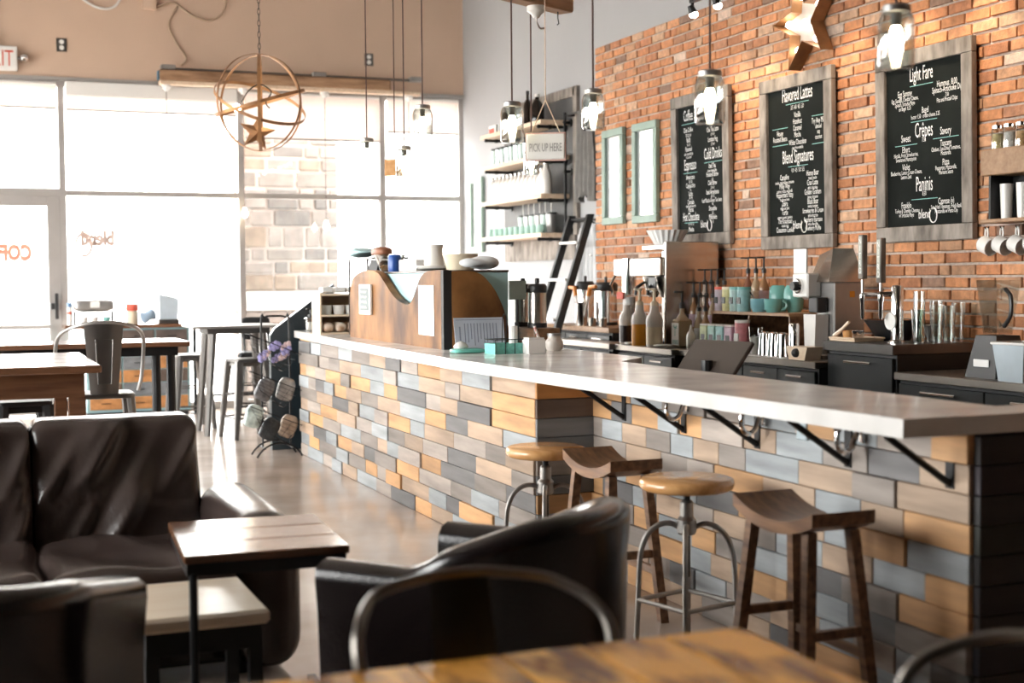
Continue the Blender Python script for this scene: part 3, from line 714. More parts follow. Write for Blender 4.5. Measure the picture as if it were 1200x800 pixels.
ORDN = ['first', 'second', 'third', 'fourth', 'fifth', 'sixth', 'seventh', 'eighth', 'ninth', 'tenth', 'eleventh', 'twelfth', 'thirteenth', 'fourteenth']
# ================================================================ FAR SEATING
t = thing('bar_table', 'tall thick brown wooden table behind the sofa', 'table', (-.05, 8.1, 0))
for i in range(4): part(t, 'plank', MB().box(-.7, .70, -.74 + .37 * i, -.74 + .37 * (i + 1) - .003, 1.03, 1.07, .006), m_brownw)
part(t, 'apron', MB().box(-.62, .62, -.64, .64, .90, 1.03), m_brownw)
for x in (-.58, .58):
    for y in (-.60, .60): part(t, 'leg', MB().box(x - .045, x + .045, y - .045, y + .045, 0, .90, .005), m_brownw)
t = thing('bar_table', 'tall brown table on black iron legs behind the grey metal chair', 'table', (.5, 10.35, 0))
for i in range(3): part(t, 'plank', MB().box(-1.0, 1.0, -.36 + .24 * i, -.36 + .24 * (i + 1) - .003, 1.035, 1.07, .006), m_brownw)
part(t, 'top_frame', MB().box(-.92, .92, -.3, .3, .97, 1.035), m_blackmet)
for x in (-.85, .80, .92):
    part(t, 'leg', MB().cyl((x, 0 if x < .9 else .1, .02), (x, 0 if x < .9 else .1, .98), .034, n=10), m_blackmet)
part(t, 'base', MB().box(-1.0, -.7, -.28, .28, 0, .02), m_blackmet); part(t, 'base', MB().box(.7, 1.05, -.28, .28, 0, .02), m_blackmet)

def bar_armchair(loc, rz, label):
    t = thing('bar_chair', label, 'bar chair', loc, rz, 'tall metal chairs')
    hoop = [(-.25, .16, .76), (-.275, .16, .86), (-.285, .12, 1.02), (-.27, .0, 1.14), (-.20, -.15, 1.205), (-.09, -.21, 1.235), (0, -.22, 1.24), (.09, -.21, 1.235), (.20, -.15, 1.205), (.27, .0, 1.14), (.285, .12, 1.02), (.275, .16, .86), (.25, .16, .76)]
    part(t, 'hoop', MB().tube(catmull(hoop, 5), .0125, 8), m_zinc)
    def sp(u, v):
        wd = .085 + .04 * v; return ((u - .5) * 2 * wd, -.225 + .03 * (1 - v) + .025 * (abs(u - .5) * 2) ** 2, .74 + .49 * v)
    s = MB().grid(sp, 6, 8); s.v += [(x, y + .005, z) for x, y, z in s.v[:]]; s.f += [tuple(i + 63 for i in reversed(f)) for f in s.f[:]]; part(t, 'splat', s, m_gun)
    part(t, 'splat_emboss', MB().tube([(-.055, -.228, 1.13), (.055, -.228, 1.13), (.042, -.215, .84), (-.042, -.215, .84)], .005, 5, True), m_gun)
    part(t, 'seat', MB().pillow(0, 0, .755, .40, .40, .035, .25, 32, 10), m_gun, True, 1)
    for sx in (-1, 1):
        for sy in (-1, 1): part(t, 'leg', MB().cyl((sx * .165, sy * .165, .75), (sx * .22, sy * .22, 0), .028, .016, 8), m_gun)
    part(t, 'foot_ring', MB().tube([(-.205, -.205, .22), (.205, -.205, .22), (.205, .205, .22), (-.205, .205, .22)], .009, 6, True), m_gun)
    return t
bar_armchair((.83, 9.42, 0), 0, 'tall grey metal chair with a round tube back between the brown tables')
def tolix_stool(loc, rz, label, m, back=False):
    t = thing('bar_stool', label, 'bar stool', loc, rz, 'metal stools by the window')
    part(t, 'seat', MB().pillow(0, 0, .745, .33, .33, .035, .22, 28, 10), m, True, 1)
    part(t, 'seat_skirt', MB().lathe([(.205, .69), (.19, .735)], n=4, M=Matrix.Rotation(PI / 4, 4, 'Z')), m)
    for sx in (-1, 1):
        for sy in (-1, 1): part(t, 'leg', MB().cyl((sx * .135, sy * .135, .735), (sx * .20, sy * .20, 0), .044, .026, 8), m)
    part(t, 'foot_ring', MB().tube([(-.185, -.185, .2), (.185, -.185, .2), (.185, .185, .2), (-.185, .185, .2)], .010, 6, True), m)
    part(t, 'foot_ring', MB().tube([(-.165, -.165, .42), (.165, -.165, .42), (.165, .165, .42), (-.165, .165, .42)], .008, 6, True), m)
    if back:
        part(t, 'backrest', MB().pillow(0, -.17, 1.0, .30, .03, .24, .3, 24, 10), m, True, 1)
        for sx in (-1, 1): part(t, 'back_post', MB().tube([(sx * .12, -.15, .74), (sx * .125, -.17, .95)], .012, 6), m)
    return t
tolix_stool((.32, 9.15, 0), .1, 'black metal stool tucked in at the thick brown table', m_blackmet)
tolix_stool((-.06, 9.72, 0), .05, 'black metal chair with a low back at the left edge of the picture', m_blackmet, True)
t = thing('bar_table', 'grey metal high table with splayed legs by the window', 'table', (2.47, 13.62, 0))
part(t, 'tabletop', MB().box(-.46, .46, -.36, .36, 1.045, 1.07, .008), m_zinc)
for sx in (-1, 1):
    for sy in (-1, 1): part(t, 'leg', MB().cyl((sx * .24, sy * .2, 1.045), (sx * .32, sy * .27, 0), .046, .030, 8), m_gun)
part(t, 'apron', MB().box(-.3, .3, -.25, .25, .99, 1.045), m_gun)
tolix_stool((2.50, 13.12, 0), .2, 'grey metal stool in front of the high metal table', m_gun)
tolix_stool((2.12, 14.22, 0), .1, 'grey metal stool to the left of the high metal table', m_gun)
tolix_stool((2.82, 14.32, 0), 2.9, 'black metal stool with a backrest behind the high metal table', m_blackmet, True)
# wooden window bar on pipe legs
t = thing('window_bar', 'brown wooden ledge on black pipe legs along the window', 'counter', (3.15, 15.75, 0))
for i in range(2): part(t, 'plank', MB().box(-.79, .95, -.2 + .19 * i, -.2 + .19 * (i + 1) - .003, .985, 1.025, .004), m_brownw)
for x in (-.74, .0, .88): part(t, 'pipe_leg', MB().tube([(x, 0, .985), (x, 0, .012)], .022, 10).lathe([(.06, 0), (.06, .012)], (x, 0, 0), 12), m_blackmet)
part(t, 'pipe_rail', MB().cyl((-.74, 0, .2), (.88, 0, .2), .016, n=8), m_blackmet)
# blue condiment cabinet with coloured drawers
t = thing('cabinet', 'powder blue condiment cabinet with orange, grey and brown drawers under the window', 'cabinet', (1.78, 15.85, 0))
part(t, 'carcass', MB().box(-.56, .56, -.2, .22, .06, .99), m_bluecab)
part(t, 'worktop', MB().box(-.78, .575, -.24, .25, .99, 1.03, .006), m_brownw)
part(t, 'plinth', MB().box(-.54, .54, -.17, .2, 0, .06), m_blackp)
dc = [(.44, .2, .07), (.13, .085, .06), (.44, .2, .07), (.17, .18, .19), (.44, .2, .07), (.17, .18, .19), (.1, .07, .055)]
for c_, (x0, x1) in enumerate(((-.53, -.19), (-.17, .17), (.19, .53))):
    for k in range(6):
        z0 = .09 + k * .148; col = dc[(k + c_ * 2) % 7] if k < 5 else (.10, .075, .065)
        d_ = part(t, 'drawer', MB().box(x0, x1, -.215, -.195, z0, z0 + .138, .004), m_block); d_.color = (*col, 1)
        part(d_, 'handle', MB().tube([(x0 / 2 + x1 / 2 - .05, -.215, z0 + .07), (x0 / 2 + x1 / 2 - .05, -.235, z0 + .07), (x0 / 2 + x1 / 2 + .05, -.235, z0 + .07), (x0 / 2 + x1 / 2 + .05, -.215, z0 + .07)], .005, 5), m_blackmet)
# things on the cabinet
t = thing('napkin_rack', 'wire rack holding a long grey roll above white cups on the condiment cabinet', 'rack', (1.32, 15.82, 1.03))
part(t, 'roll', MB().pillow(0, 0, .216, .44, .18, .13, .4, 32, 14), m_zinc, True, 2)
part(t, 'label_card', MB().box(-.04, .06, -.098, -.092, .19, .26), m_paper)
for x in (-.2, .2):
    for y in (-.07, .07): part(t, 'rack_leg', MB().cyl((x, y, 0), (x, y, .15), .008, n=6), m_blackmet)
part(t, 'rack_shelf', MB().box(-.21, .21, -.08, .08, .142, .15), m_blackmet)
for i, (x, m, lb) in enumerate(((1.22, m_porc, 'white cup lying left under the grey roll'), (1.33, m_porc, 'white cup in the middle under the grey roll'), (1.46, m_teal, 'teal cup under the grey roll'))):
    solo('cup', MB().lathe([(.0, 0), (.032, 0), (.045, .09), (.04, .088), (.028, .006), (.0, .006)], n=16), m, lb, 'cup', (x, 15.8, 1.03), group='cups under the roll')
t = thing('spice_jar', 'small striped jar beside the door on the condiment cabinet', 'jar', (1.065, 15.78, 1.03))
part(t, 'body', MB().lathe([(.027, 0), (.027, .2)], n=12), m_paper); part(t, 'band', MB().lathe([(.0275, .12), (.028, .15)], n=12), m_redl); part(t, 'lid', MB().lathe([(.028, .2), (.028, .25)], n=12), mat('blue_lid', (.10, .2, .36), .4))
t = thing('sugar_jar', 'glass jar with a red lid on the condiment cabinet', 'jar', (1.735, 15.8, 1.03))
part(t, 'body', MB().lathe([(.06, 0), (.065, .02), (.065, .14), (.055, .15)], n=16), m_cream); part(t, 'lid', MB().lathe([(.066, .15), (.07, .16), (.066, .225), (.0, .228)], n=16), m_redl)
t = thing('utensil_caddy', 'clear caddy full of stirrers and packets on the condiment cabinet', 'caddy', (2.12, 15.8, 1.03))
part(t, 'bin', MB().prism([(-.09, 0), (.10, 0), (.12, .28), (-.10, .33)], 'y', -.08, .08), mat('blue_white_caddy', (.45, .52, .58), .35))
part(t, 'tray', MB().box(-.11, .12, -.09, .09, 0, .05, .006), m_gun)
for i in range(7): part(t, 'stirrer', MB().cyl((-.06 + .02 * i, 0, .05), (-.09 + .03 * i, -.01 + .006 * i, .40 - .012 * (i % 3)), .011, n=6), m_oak)
solo('dish_cloth', MB().pillow(0, 0, .088, .18, .16, .13, .7, 24, 12, lambda q: Vector((q.x, q.y, q.z + .02 * math.sin(q.x * 40)))), mat('blue_cloth', (.27, .36, .46), .9), 'crumpled blue cloth beside the clear caddy on the cabinet', 'cloth', (1.905, 15.78, 1.03))
# wire basket stand with packets and flowers
t = thing('basket_stand', 'black wire stand with three tilted baskets at the far end of the bar', 'display stand', (2.44, 11.62, 0))
part(t, 'post', MB().tube(catmull([(.14, 0, .075), (.14, 0, 1.12), (.11, 0, 1.19), (0.02, 0, 1.20), (-.07, 0, 1.19), (-.10, 0, 1.12), (-.10, 0, .075)], 4), .009, 7), m_blackmet)
for s_ in (-.12, .12): part(t, 'foot', MB().tube(arc((.02, s_, -.10), .22, math.radians(28), math.radians(152), 12, 'y'), .009, 6), m_blackmet)
for x in (-.10, .14): part(t, 'foot_bar', MB().cyl((x, -.12, .075), (x, .12, .075), .007, n=6), m_blackmet)
def wire_basket(zc):
    m = MB(); hw = .22; c = [(-hw, -.1, .12), (hw, -.1, -.06), (hw * .3, -.1, -.2), (-hw * .6, -.1, -.05)]
    bk = [(x, .1, z) for x, _, z in c]
    m.tube([(x, y, z + zc) for x, y, z in c], .004, 5, True); m.tube([(x, y, z + zc) for x, y, z in bk], .004, 5, True)
    for k in range(4):
        for q in (0, .33, .66):
            a, b_ = Vector(c[k]), Vector(c[(k + 1) % 4]); p = a.lerp(b_, q); p2 = p + Vector((0, .2, 0)); m.cyl((p.x, p.y, p.z + zc), (p2.x, p2.y, p2.z + zc), .0022, n=4, caps=False)
    for q in (.2, .4, .6, .8):
        a = Vector(c[0]).lerp(Vector(c[3]), q); b_ = Vector(c[1]).lerp(Vector(c[2]), q); m.cyl((a.x, a.y, a.z + zc), (b_.x, b_.y, b_.z + zc), .002, n=4, caps=False)
        a = Vector(c[0]).lerp(Vector(c[1]), q); b_ = Vector(c[3]).lerp(Vector(c[2]), q); m.cyl((a.x, a.y, a.z + zc), (b_.x, b_.y, b_.z + zc), .002, n=4, caps=False)
    return m
for zc in (.93, .62, .32): part(t, 'wire_basket', wire_basket(zc), m_blackmet)
rf = random.Random(4)
t = thing('flower_bunch', 'bunch of lilac and pink paper flowers in the top wire basket', 'flowers', (2.42, 11.60, .80))
for i in range(15):
    c = (rf.uniform(-.13, .15), rf.uniform(-.07, .05), rf.uniform(.02, .16)); m = MB()
    for k in range(6):
        a = k * PI / 3 + i; m.sph((c[0] + .03 * math.cos(a), c[1] + .012 * math.sin(a) - .01, c[2] + .025 * math.sin(a + 1)), .019, 8, (1, .5, 1))
    part(t, 'flower', m, [mat('lilac_petal%d' % i, cc, .8) for cc in ((.36, .34, .62),)][0] if i % 3 else mat('pink_petal%d' % i, (.72, .56, .56), .8))
pk = [((.17, .17, .18), 'dark foil snack packet at the front of the middle wire basket'), ((.30, .29, .28), 'grey foil snack packet at the back of the middle wire basket'), ((.55, .66, .64), 'pale green snack packet at the left of the lowest wire basket'), ((.05, .055, .06), 'black snack packet in the middle of the lowest wire basket'), ((.42, .33, .26), 'brown snack packet at the right of the lowest wire basket')]
for (c_, lb), (x, z, ry) in zip(pk, ((2.36, .575, .5), (2.54, .57, .3), (2.26, .35, .3), (2.395, .235, .5), (2.555, .25, .35))):
    o = solo('snack_packet', MB().pillow(0, 0, 0, .15, .06, .20, .55, 24, 12, lambda q: Vector((q.x * (1 + .06 * math.sin(q.z * 60)), q.y, q.z))), mat('foil_' + lb[:5], c_, .25, .3, var=.5, scale=16), lb, 'packet', (x, 11.60, z), group='packets in the wire baskets'); o.rotation_euler = (0, ry, 0)

# ================================================================ CEILING LEVEL AND WALL FITTINGS
def cordline(p0, p1): return MB().cyl(p0, p1, .004, n=6)
def jar_pendant(x, y, z, label, s=1.0, lit=True):
    # z = middle of the jar
    t = thing('jar_pendant', label, 'pendant lamp', (x, y, z), 0, 'mason jar pendants'); h = .095 * s; r = .057 * s
    part(t, 'jar', MB().lathe([(.0, -h), (r * .86, -h), (r, -h + .012), (r, h * .52), (r * .86, h * .78), (r * .72, h * .86)], n=20), m_jar, True, 1)
    part(t, 'lid', MB().lathe([(r * .70, h * .84), (r * .78, h * .86), (r * .78, h * 1.06), (r * .68, h * 1.10), (.0, h * 1.17)], n=18), m_zinc)
    part(t, 'lamp_holder', MB().lathe([(.016, h * .40), (.018, h * .84)], n=10), m_blackmet)
    part(t, 'bulb', MB().lathe([(.0, -h * .52), (.014 * s, -h * .46), (.024 * s, -h * .12), (.020 * s, h * .2), (.012 * s, h * .45)], n=12), m_bulb, True, 2)
    part(t, 'cord', MB().cyl((0, 0, h * 1.16), (0, 0, ZC - z), .0045, n=6), m_cord)
    return t
jar_pendant(2.75, 3.588, 2.25, 'mason jar lamp nearest the camera, in front of the Light Fare board', 1.0)
jar_pendant(2.75, 4.75, 2.205, 'mason jar lamp hanging in front of the coffee menu board', 1.06)
jar_pendant(2.75, 5.83, 2.285, 'mason jar lamp hanging left of the two green framed mirrors', .95)
jar_pendant(2.75, 6.85, 2.335, 'mason jar lamp hanging in front of the wall shelves', 1.10)
jar_pendant(2.75, 8.39, 2.50, 'mason jar lamp hanging in front of the narrow window bay', 1.14)
jar_pendant(2.75, 9.70, 2.42, 'mason jar lamp hanging left of the orange tag against the window', 1.1)
jar_pendant(2.80, 8.95, 2.30, 'mason jar lamp hanging right above the orange tag', 1.05)
jar_pendant(3.20, 7.66, 2.21, 'mason jar lamp hanging behind the pick up sign', .85)
t = thing('wooden_tag', 'orange wooden tag hanging by the window above the pastry case', 'tag', (2.9, 9.5, 2.25))
part(t, 'board', MB().box(-.01, .01, -.075, .075, 0, .12, .004, Matrix.Rotation(1.0, 4, 'Z')), m_honey); part(t, 'string', cordline((0, 0, .12), (0, 0, ZC - 2.25)), m_cord)
t = thing('hanging_sign', 'white PICK UP HERE sign hung on strings over the bar', 'sign', (2.92, 6.79, 2.14), math.radians(58))
part(t, 'board', MB().box(-.008, .008, -.105, .105, 0, .14, .006), m_paper)
part(t, 'edge_frame', MB().tube([(0, -.107, -.002), (0, .107, -.002), (0, .107, .142), (0, -.107, .142)], .006, 5, True), mat('faded_pink_edge', (.62, .40, .36), .7))
tx = MB(); write(tx, 'PICK UP HERE', 0, .045, .062, lambda u, v: (-.0095, -u, v), .46, .001); part(t, 'lettering', tx, mat('grey_sign_letters', (.42, .41, .40), .8), False)
st_ = MB(); st_.cyl((0, -.08, .14), (0, 0, .32), .003, n=5); st_.cyl((0, .08, .14), (0, 0, .32), .003, n=5); st_.cyl((0, 0, .32), (0, 0, ZC - 2.14), .003, n=5); part(t, 'string', st_, m_pine)
# timber beams with ceramic lampholders
def holder(t, x, y, z, drop=0.0, bulb=False):
    part(t, 'lamp_holder', MB().lathe([(.018, -.07), (.03, -.05), (.055, -.03), (.055, 0), (.05, .005)], (x, y, z), 14), m_socket)
    if drop:
        part(t, 'drop_cord', MB().cyl((x, y, z - .06), (x, y, z - drop), .004, n=5), m_cord)
        if bulb: part(t, 'bulb', MB().lathe([(.0, -.12), (.028, -.10), (.036, -.065), (.025, -.03), (.014, 0)], (x, y, z - drop), 12), m_bulb, True, 2)
t = thing('timber_beam', 'rough timber beam with ceramic lampholders below the tan wall', 'beam', (3.6, 15.98, 3.77))
part(t, 'timber', MB().box(-1.5, 1.22, -.07, .07, .01, .135, .012), m_beam); part(t, 'timber', MB().box(-1.5, 1.60, -.06, .05, -.035, .012, .006), m_pine)
part(t, 'conduit', MB().cyl((-1.42, .0, .15), (1.6, .0, .15), .016, n=8), m_gun)
for x in (-1.4, .35, 1.55): part(t, 'junction_box', MB().box(x - .08, x + .08, -.06, .06, .135, .19, .008), m_zinc)
part(t, 'end_paint', MB().box(-1.515, -1.5, -.06, .06, .02, .12), mat('blue_end', (.05, .13, .2), .6))
for x, dr, bu in ((-1.42, .5, False), (-.55, 1.38, True), (.42, 1.52, True), (1.46, .9, False)): holder(t, x, 0, -.035, dr, bu)
t = thing('timber_beam', 'short dark timber beam at the top edge, over the pick up sign', 'beam', (3.17, 7.58, 3.13), math.radians(30))
part(t, 'timber', MB().box(-.75, .36, -.06, .06, 0, .11, .01), m_beam); holder(t, .05, 0, 0)
part(t, 'hook', MB().tube(catmull([(.05, 0, -.06), (.06, 0, -.10), (.09, 0, -.125), (.13, 0, -.12)], 4), .006, 6), m_iron); part(t, 'hook', MB().tube([(.27, 0, 0), (.27, 0, -.04), (.28, 0, -.07), (.265, 0, -.08)], .004, 5), m_blackmet)
for x in (-.6, .3): part(t, 'hanger', MB().cyl((x, 0, .11), (x, 0, ZC - 3.13), .004, n=5), m_iron)
# banded orb chandelier with a tin star
t = thing('orb_chandelier', 'round chandelier of rusty metal bands with a tin star, hung on a chain', 'chandelier', (2.44, 12.0, 3.06))
def band(R_, rot, wd):
    m = MB(); n = 48
    vs_ = []
    for i in range(n):
        a = 2 * PI * i / n
        for r, h in ((R_, -wd), (R_, wd), (R_ - .004, wd), (R_ - .004, -wd)): vs_.append(rot @ Vector((r * math.cos(a), r * math.sin(a), h)))
    f = [(i * 4 + k, i * 4 + (k + 1) % 4, ((i + 1) % n) * 4 + (k + 1) % 4, ((i + 1) % n) * 4 + k) for i in range(n) for k in range(4)]
    return m.add(vs_, f)
m_band = mat('rusty_band', (.16, .085, .05), .55, .5, scale=6, col2=(.50, .26, .11))
for (ax, an, zr), R_ in zip((((1, 0, 0), PI / 2, .35), ((1, 0, 0), PI / 2, 1.35), ((1, 0, 0), PI / 2, 2.35), ((1, .4, 0), .55, 0), ((.3, 1, 0), -.3, .4)), (.425, .42, .415, .41, .405)):
    part(t, 'band', band(R_, Matrix.Rotation(zr, 3, 'Z') @ Matrix.Rotation(an, 3, Vector(ax).normalized()), .014), m_band)
ch = MB()
for k in range(int((ZC - 3.06 - .43) / .05)):
    zc = .44 + k * .05; q = [(.011 * math.cos(a), 0, zc + .03 * math.sin(a)) if k % 2 else (0, .011 * math.cos(a), zc + .03 * math.sin(a)) for a in [j * PI / 4 for j in range(8)]]; ch.tube(q, .0035, 4, True)
part(t, 'chain', ch, m_blackmet)
part(t, 'lamp_arm', MB().tube(catmull([(-.16, 0, .0), (-.1, 0, .1), (0, 0, .16), (.1, 0, .1), (.05, 0, .0), (.13, 0, -.08)], 4), .006, 6), m_blackmet)
part(t, 'lamp_arm', MB().cyl((0, 0, .16), (0, 0, .43), .005, n=6), m_blackmet)
for p in ((-.2, .02, -.05), (.12, -.02, -.07)): part(t, 'bulb', MB().sph(p, .036, 12), m_bulb, True, 2)
def star_poly(R_, r_, rot=PI / 2): return [((R_ if i % 2 == 0 else r_) * math.cos(rot + i * PI / 5), (R_ if i % 2 == 0 else r_) * math.sin(rot + i * PI / 5)) for i in range(10)]
sp = star_poly(.17, .07, PI / 2 - .15); sm = MB(); sm.v = [(x - .03, -.0, z - .26) for x, z in sp] + [(-.03, -.045, -.26), (-.03, .045, -.26)]
sm.f = [(i, (i + 1) % 10, 10) for i in range(10)] + [((i + 1) % 10, i, 11) for i in range(10)]; part(t, 'tin_star', sm, m_band, False)
# EXIT sign with emergency lamp heads
t = thing('exit_sign', 'white EXIT sign with red letters and an emergency lamp on the tan wall', 'exit sign', (.42, YB, 3.84))
part(t, 'housing', MB().box(-.22, .18, -.07, 0, 0, .27, .01), m_white)
tx = MB(); write(tx, 'EXIT', -.02, .05, .25, lambda u, v: (u, -.071, v), .62); part(t, 'lettering', tx, m_redl, False)
part(t, 'lamp_head', MB().lathe([(.0, -.05), (.05, -.05), (.055, 0), (.035, .05), (.0, .06)], n=14, M=Matrix.Translation((.25, -.07, .14)) @ Matrix.Rotation(PI / 2, 4, 'X')), m_chrome)
part(t, 'lamp_head', MB().lathe([(.0, -.05), (.05, -.05), (.055, 0), (.035, .05), (.0, .06)], n=14, M=Matrix.Translation((-.1, -.07, .33)) @ Matrix.Rotation(PI / 2, 4, 'X')), m_dark)
part(t, 'lamp_arm', MB().cyl((.17, -.05, .14), (.23, -.05, .14), .015, n=8), m_zinc)
def outlet(x, z, lb):
    t = thing('wall_outlet', lb, 'outlet', (x, YB, z)); part(t, 'plate', MB().box(-.055, .055, -.012, 0, -.075, .075, .004), m_gun)
    for s_ in (-.032, .032): part(t, 'receptacle', MB().lathe([(.026, 0), (.026, .004), (0, .005)], n=12, M=Matrix.Translation((0, -.012, s_)) @ Matrix.Rotation(PI / 2, 4, 'X')), m_paper)
outlet(1.07, 4.16, 'grey wall outlet near the exit sign'); outlet(4.63, 4.18, 'grey wall outlet above the right end of the timber beam')
m_cab = mat('tan_cable', (.42, .31, .22), .6)
t = thing('junction_box', 'tan junction box at the top of the tan wall', 'junction box', (2.03, YB, 4.61)); part(t, 'box', MB().box(-.08, .08, -.07, 0, 0, .22, .006), m_tan)
solo('wall_cable', MB().tube(catmull([(2.11, YB - .01, 4.66), (2.35, YB - .012, 4.7), (2.25, YB - .012, 4.45), (2.36, YB - .012, 4.2), (2.44, YB - .03, 4.08), (2.38, YB - .04, 3.99)], 6), .012, 6), m_cab, 'tan cable running down the wall to the timber beam', 'cable')
solo('wall_cable', MB().tube(catmull([(2.34, YB - .012, 4.70), (2.55, YB - .014, 4.56), (2.75, YB - .014, 4.54), (2.9, YB - .014, 4.7), (2.92, YB - .014, 5.1)], 6), .012, 6), m_cab, 'tan cable looping up from the junction box', 'cable')
solo('wall_cable', MB().tube(catmull([(1.2, YB - .02, 4.75), (1.45, YB - .03, 4.60), (1.65, YB - .02, 4.62), (1.78, YB - .02, 4.85)], 6), .014, 6), m_socket, 'white cable sagging between the exit sign and the junction box', 'cable')
solo('wall_cable', MB().tube(catmull([(.40, YB - .012, 5.1), (.42, YB - .012, 4.6), (.36, YB - .012, 4.25), (.38, YB - .03, 4.16)], 6), .01, 6), m_cord, 'brown cable dropping to the exit sign', 'cable')

# ================================================================ BRICK WALL FITTINGS
LEAN = math.radians(1.0)
def menu_board(key, label, rows, rules, logo):
    y0, y1, z0, z1 = BOARDS[key]; W_, H_ = y1 - y0, z1 - z0
    t = thing('menu_board', label, 'menu board', (XB - .008, (y0 + y1) / 2, z0)); t.rotation_euler = (0, -LEAN, 0)
    fw = .098
    for nm, bx in (('frame_rail', (-W_ / 2, W_ / 2, 0, fw)), ('frame_rail', (-W_ / 2, W_ / 2, H_ - fw, H_)), ('frame_stile', (-W_ / 2, -W_ / 2 + fw, fw, H_ - fw)), ('frame_stile', (W_ / 2 - fw, W_ / 2, fw, H_ - fw))):
        part(t, nm, MB().box(-.045, -.003, bx[0] + .001, bx[1] - .001, bx[2] + .001, bx[3] - .001, .004), m_barn)
    p = part(t, 'chalkboard', MB().box(-.022, -.008, -W_ / 2 + fw - .01, W_ / 2 - fw + .01, fw - .01, H_ - fw + .01), m_chalk)
    iw, ih = W_ - 2 * fw, H_ - 2 * fw
    fn = lambda u, v: (-.0235, -u * iw, fw + v * ih)      # u: -.5 (left) .. .5 (right), v: 0..1 up
    m = MB()
    for (s, u, v, sz) in rows:
        vs_, fs = text_geo(s, sz * (1.35 if sz > .07 else 1.12), .44 if sz > .07 else .56); m.add([(-.0235, -(a + u * iw), fw + v * ih + b_) for a, b_ in vs_], fs)
    part(p, 'lettering', m, m_chalkw, False)['kind'] = 'stuff'
    for (u, v, wd) in rules: r = MB(); r.box(-.0238, -.022, -(u + wd / 2) * iw, -(u - wd / 2) * iw, fw + v * ih - .002, fw + v * ih + .002); part(p, 'rule', r, m_chalkt, False)
    l = MB(); vs_, fs = text_geo('blend', .085, .62); l.add([(-.0235, -(a + logo * iw), fw + .045 * ih + b_) for a, b_ in vs_], fs)
    cx = logo * iw + .085
    l.tube([(-.0235, -(cx + .035 * math.cos(a)), fw + .045 * ih + .015 + .045 * math.sin(a)) for a in [PI * .75 + i * PI / 9 for i in range(16)]], .004, 4); part(p, 'logo', l, m_chalkw, False)['kind'] = 'stuff'
    return t
H = .095; S = .050; T_ = .030
dots = lambda u, v: ('.  .  .  .  .', u, v, .06)
menu_board(1, 'chalkboard menu of coffee and cold drinks in a grey barn-wood frame', [
    ('Coffee', -.27, .89, H), ('Drip Coffee', -.27, .80, S), ('2.0  2.5  3.0', -.27, .765, T_), ('Refill', -.27, .72, S), ('1.0  1.5', -.27, .69, T_), ('Flavored', -.27, .65, S), ('add a shot of syrup', -.27, .62, T_), ('hot or iced', -.27, .595, T_),
    ('Espresso', -.24, .505, H), ('Americano', -.24, .43, S), ('2.5  3.0', -.24, .40, T_), ('Cappuccino', -.24, .365, S), ('3.5', -.24, .335, T_), ('Latte', -.24, .30, S), ('3.5  4.0', -.24, .275, T_), ('Cortado', -.24, .235, S), ('double shot and milk', -.24, .21, T_), ('Mocha', -.24, .175, S),
    ('Hot Chocolate', -.24, .105, .075), ('2.5  3.0  3.5', -.24, .07, T_), ('Mocha', -.24, .02, S),
    ('Tea', .26, .89, H), ('Black or Herbal', .26, .82, S), ('Chai Tea Latte', .26, .77, S), ('3.5  4.0', .26, .74, T_), ('London Fog', .26, .695, S), ('3.5  4.0', .26, .665, T_),
    ('Cold Drinks', .26, .565, H), ('Iced Tea', .24, .495, S), ('fresh brewed daily', .24, .465, T_), ('House & Brew', .24, .43, S), ('3.0', .24, .40, T_), ('Cold Brew', .24, .365, S), ('3.5  4.0', .24, .335, T_), ('Iced Americano', .24, .295, S), ('3.0  3.5', .24, .27, T_), ('Iced Matcha Green Tea Latte', .22, .235, .042), ('4.0', .24, .21, T_), ('Smoothie', .24, .17, S), ('5.0', .24, .14, T_), ('Milkshake', .24, .105, S), ('5.0', .24, .075, T_)],
    [(-.27, .865, .3), (-.24, .48, .3), (.26, .54, .38), (-.24, .09, .3)], .05)
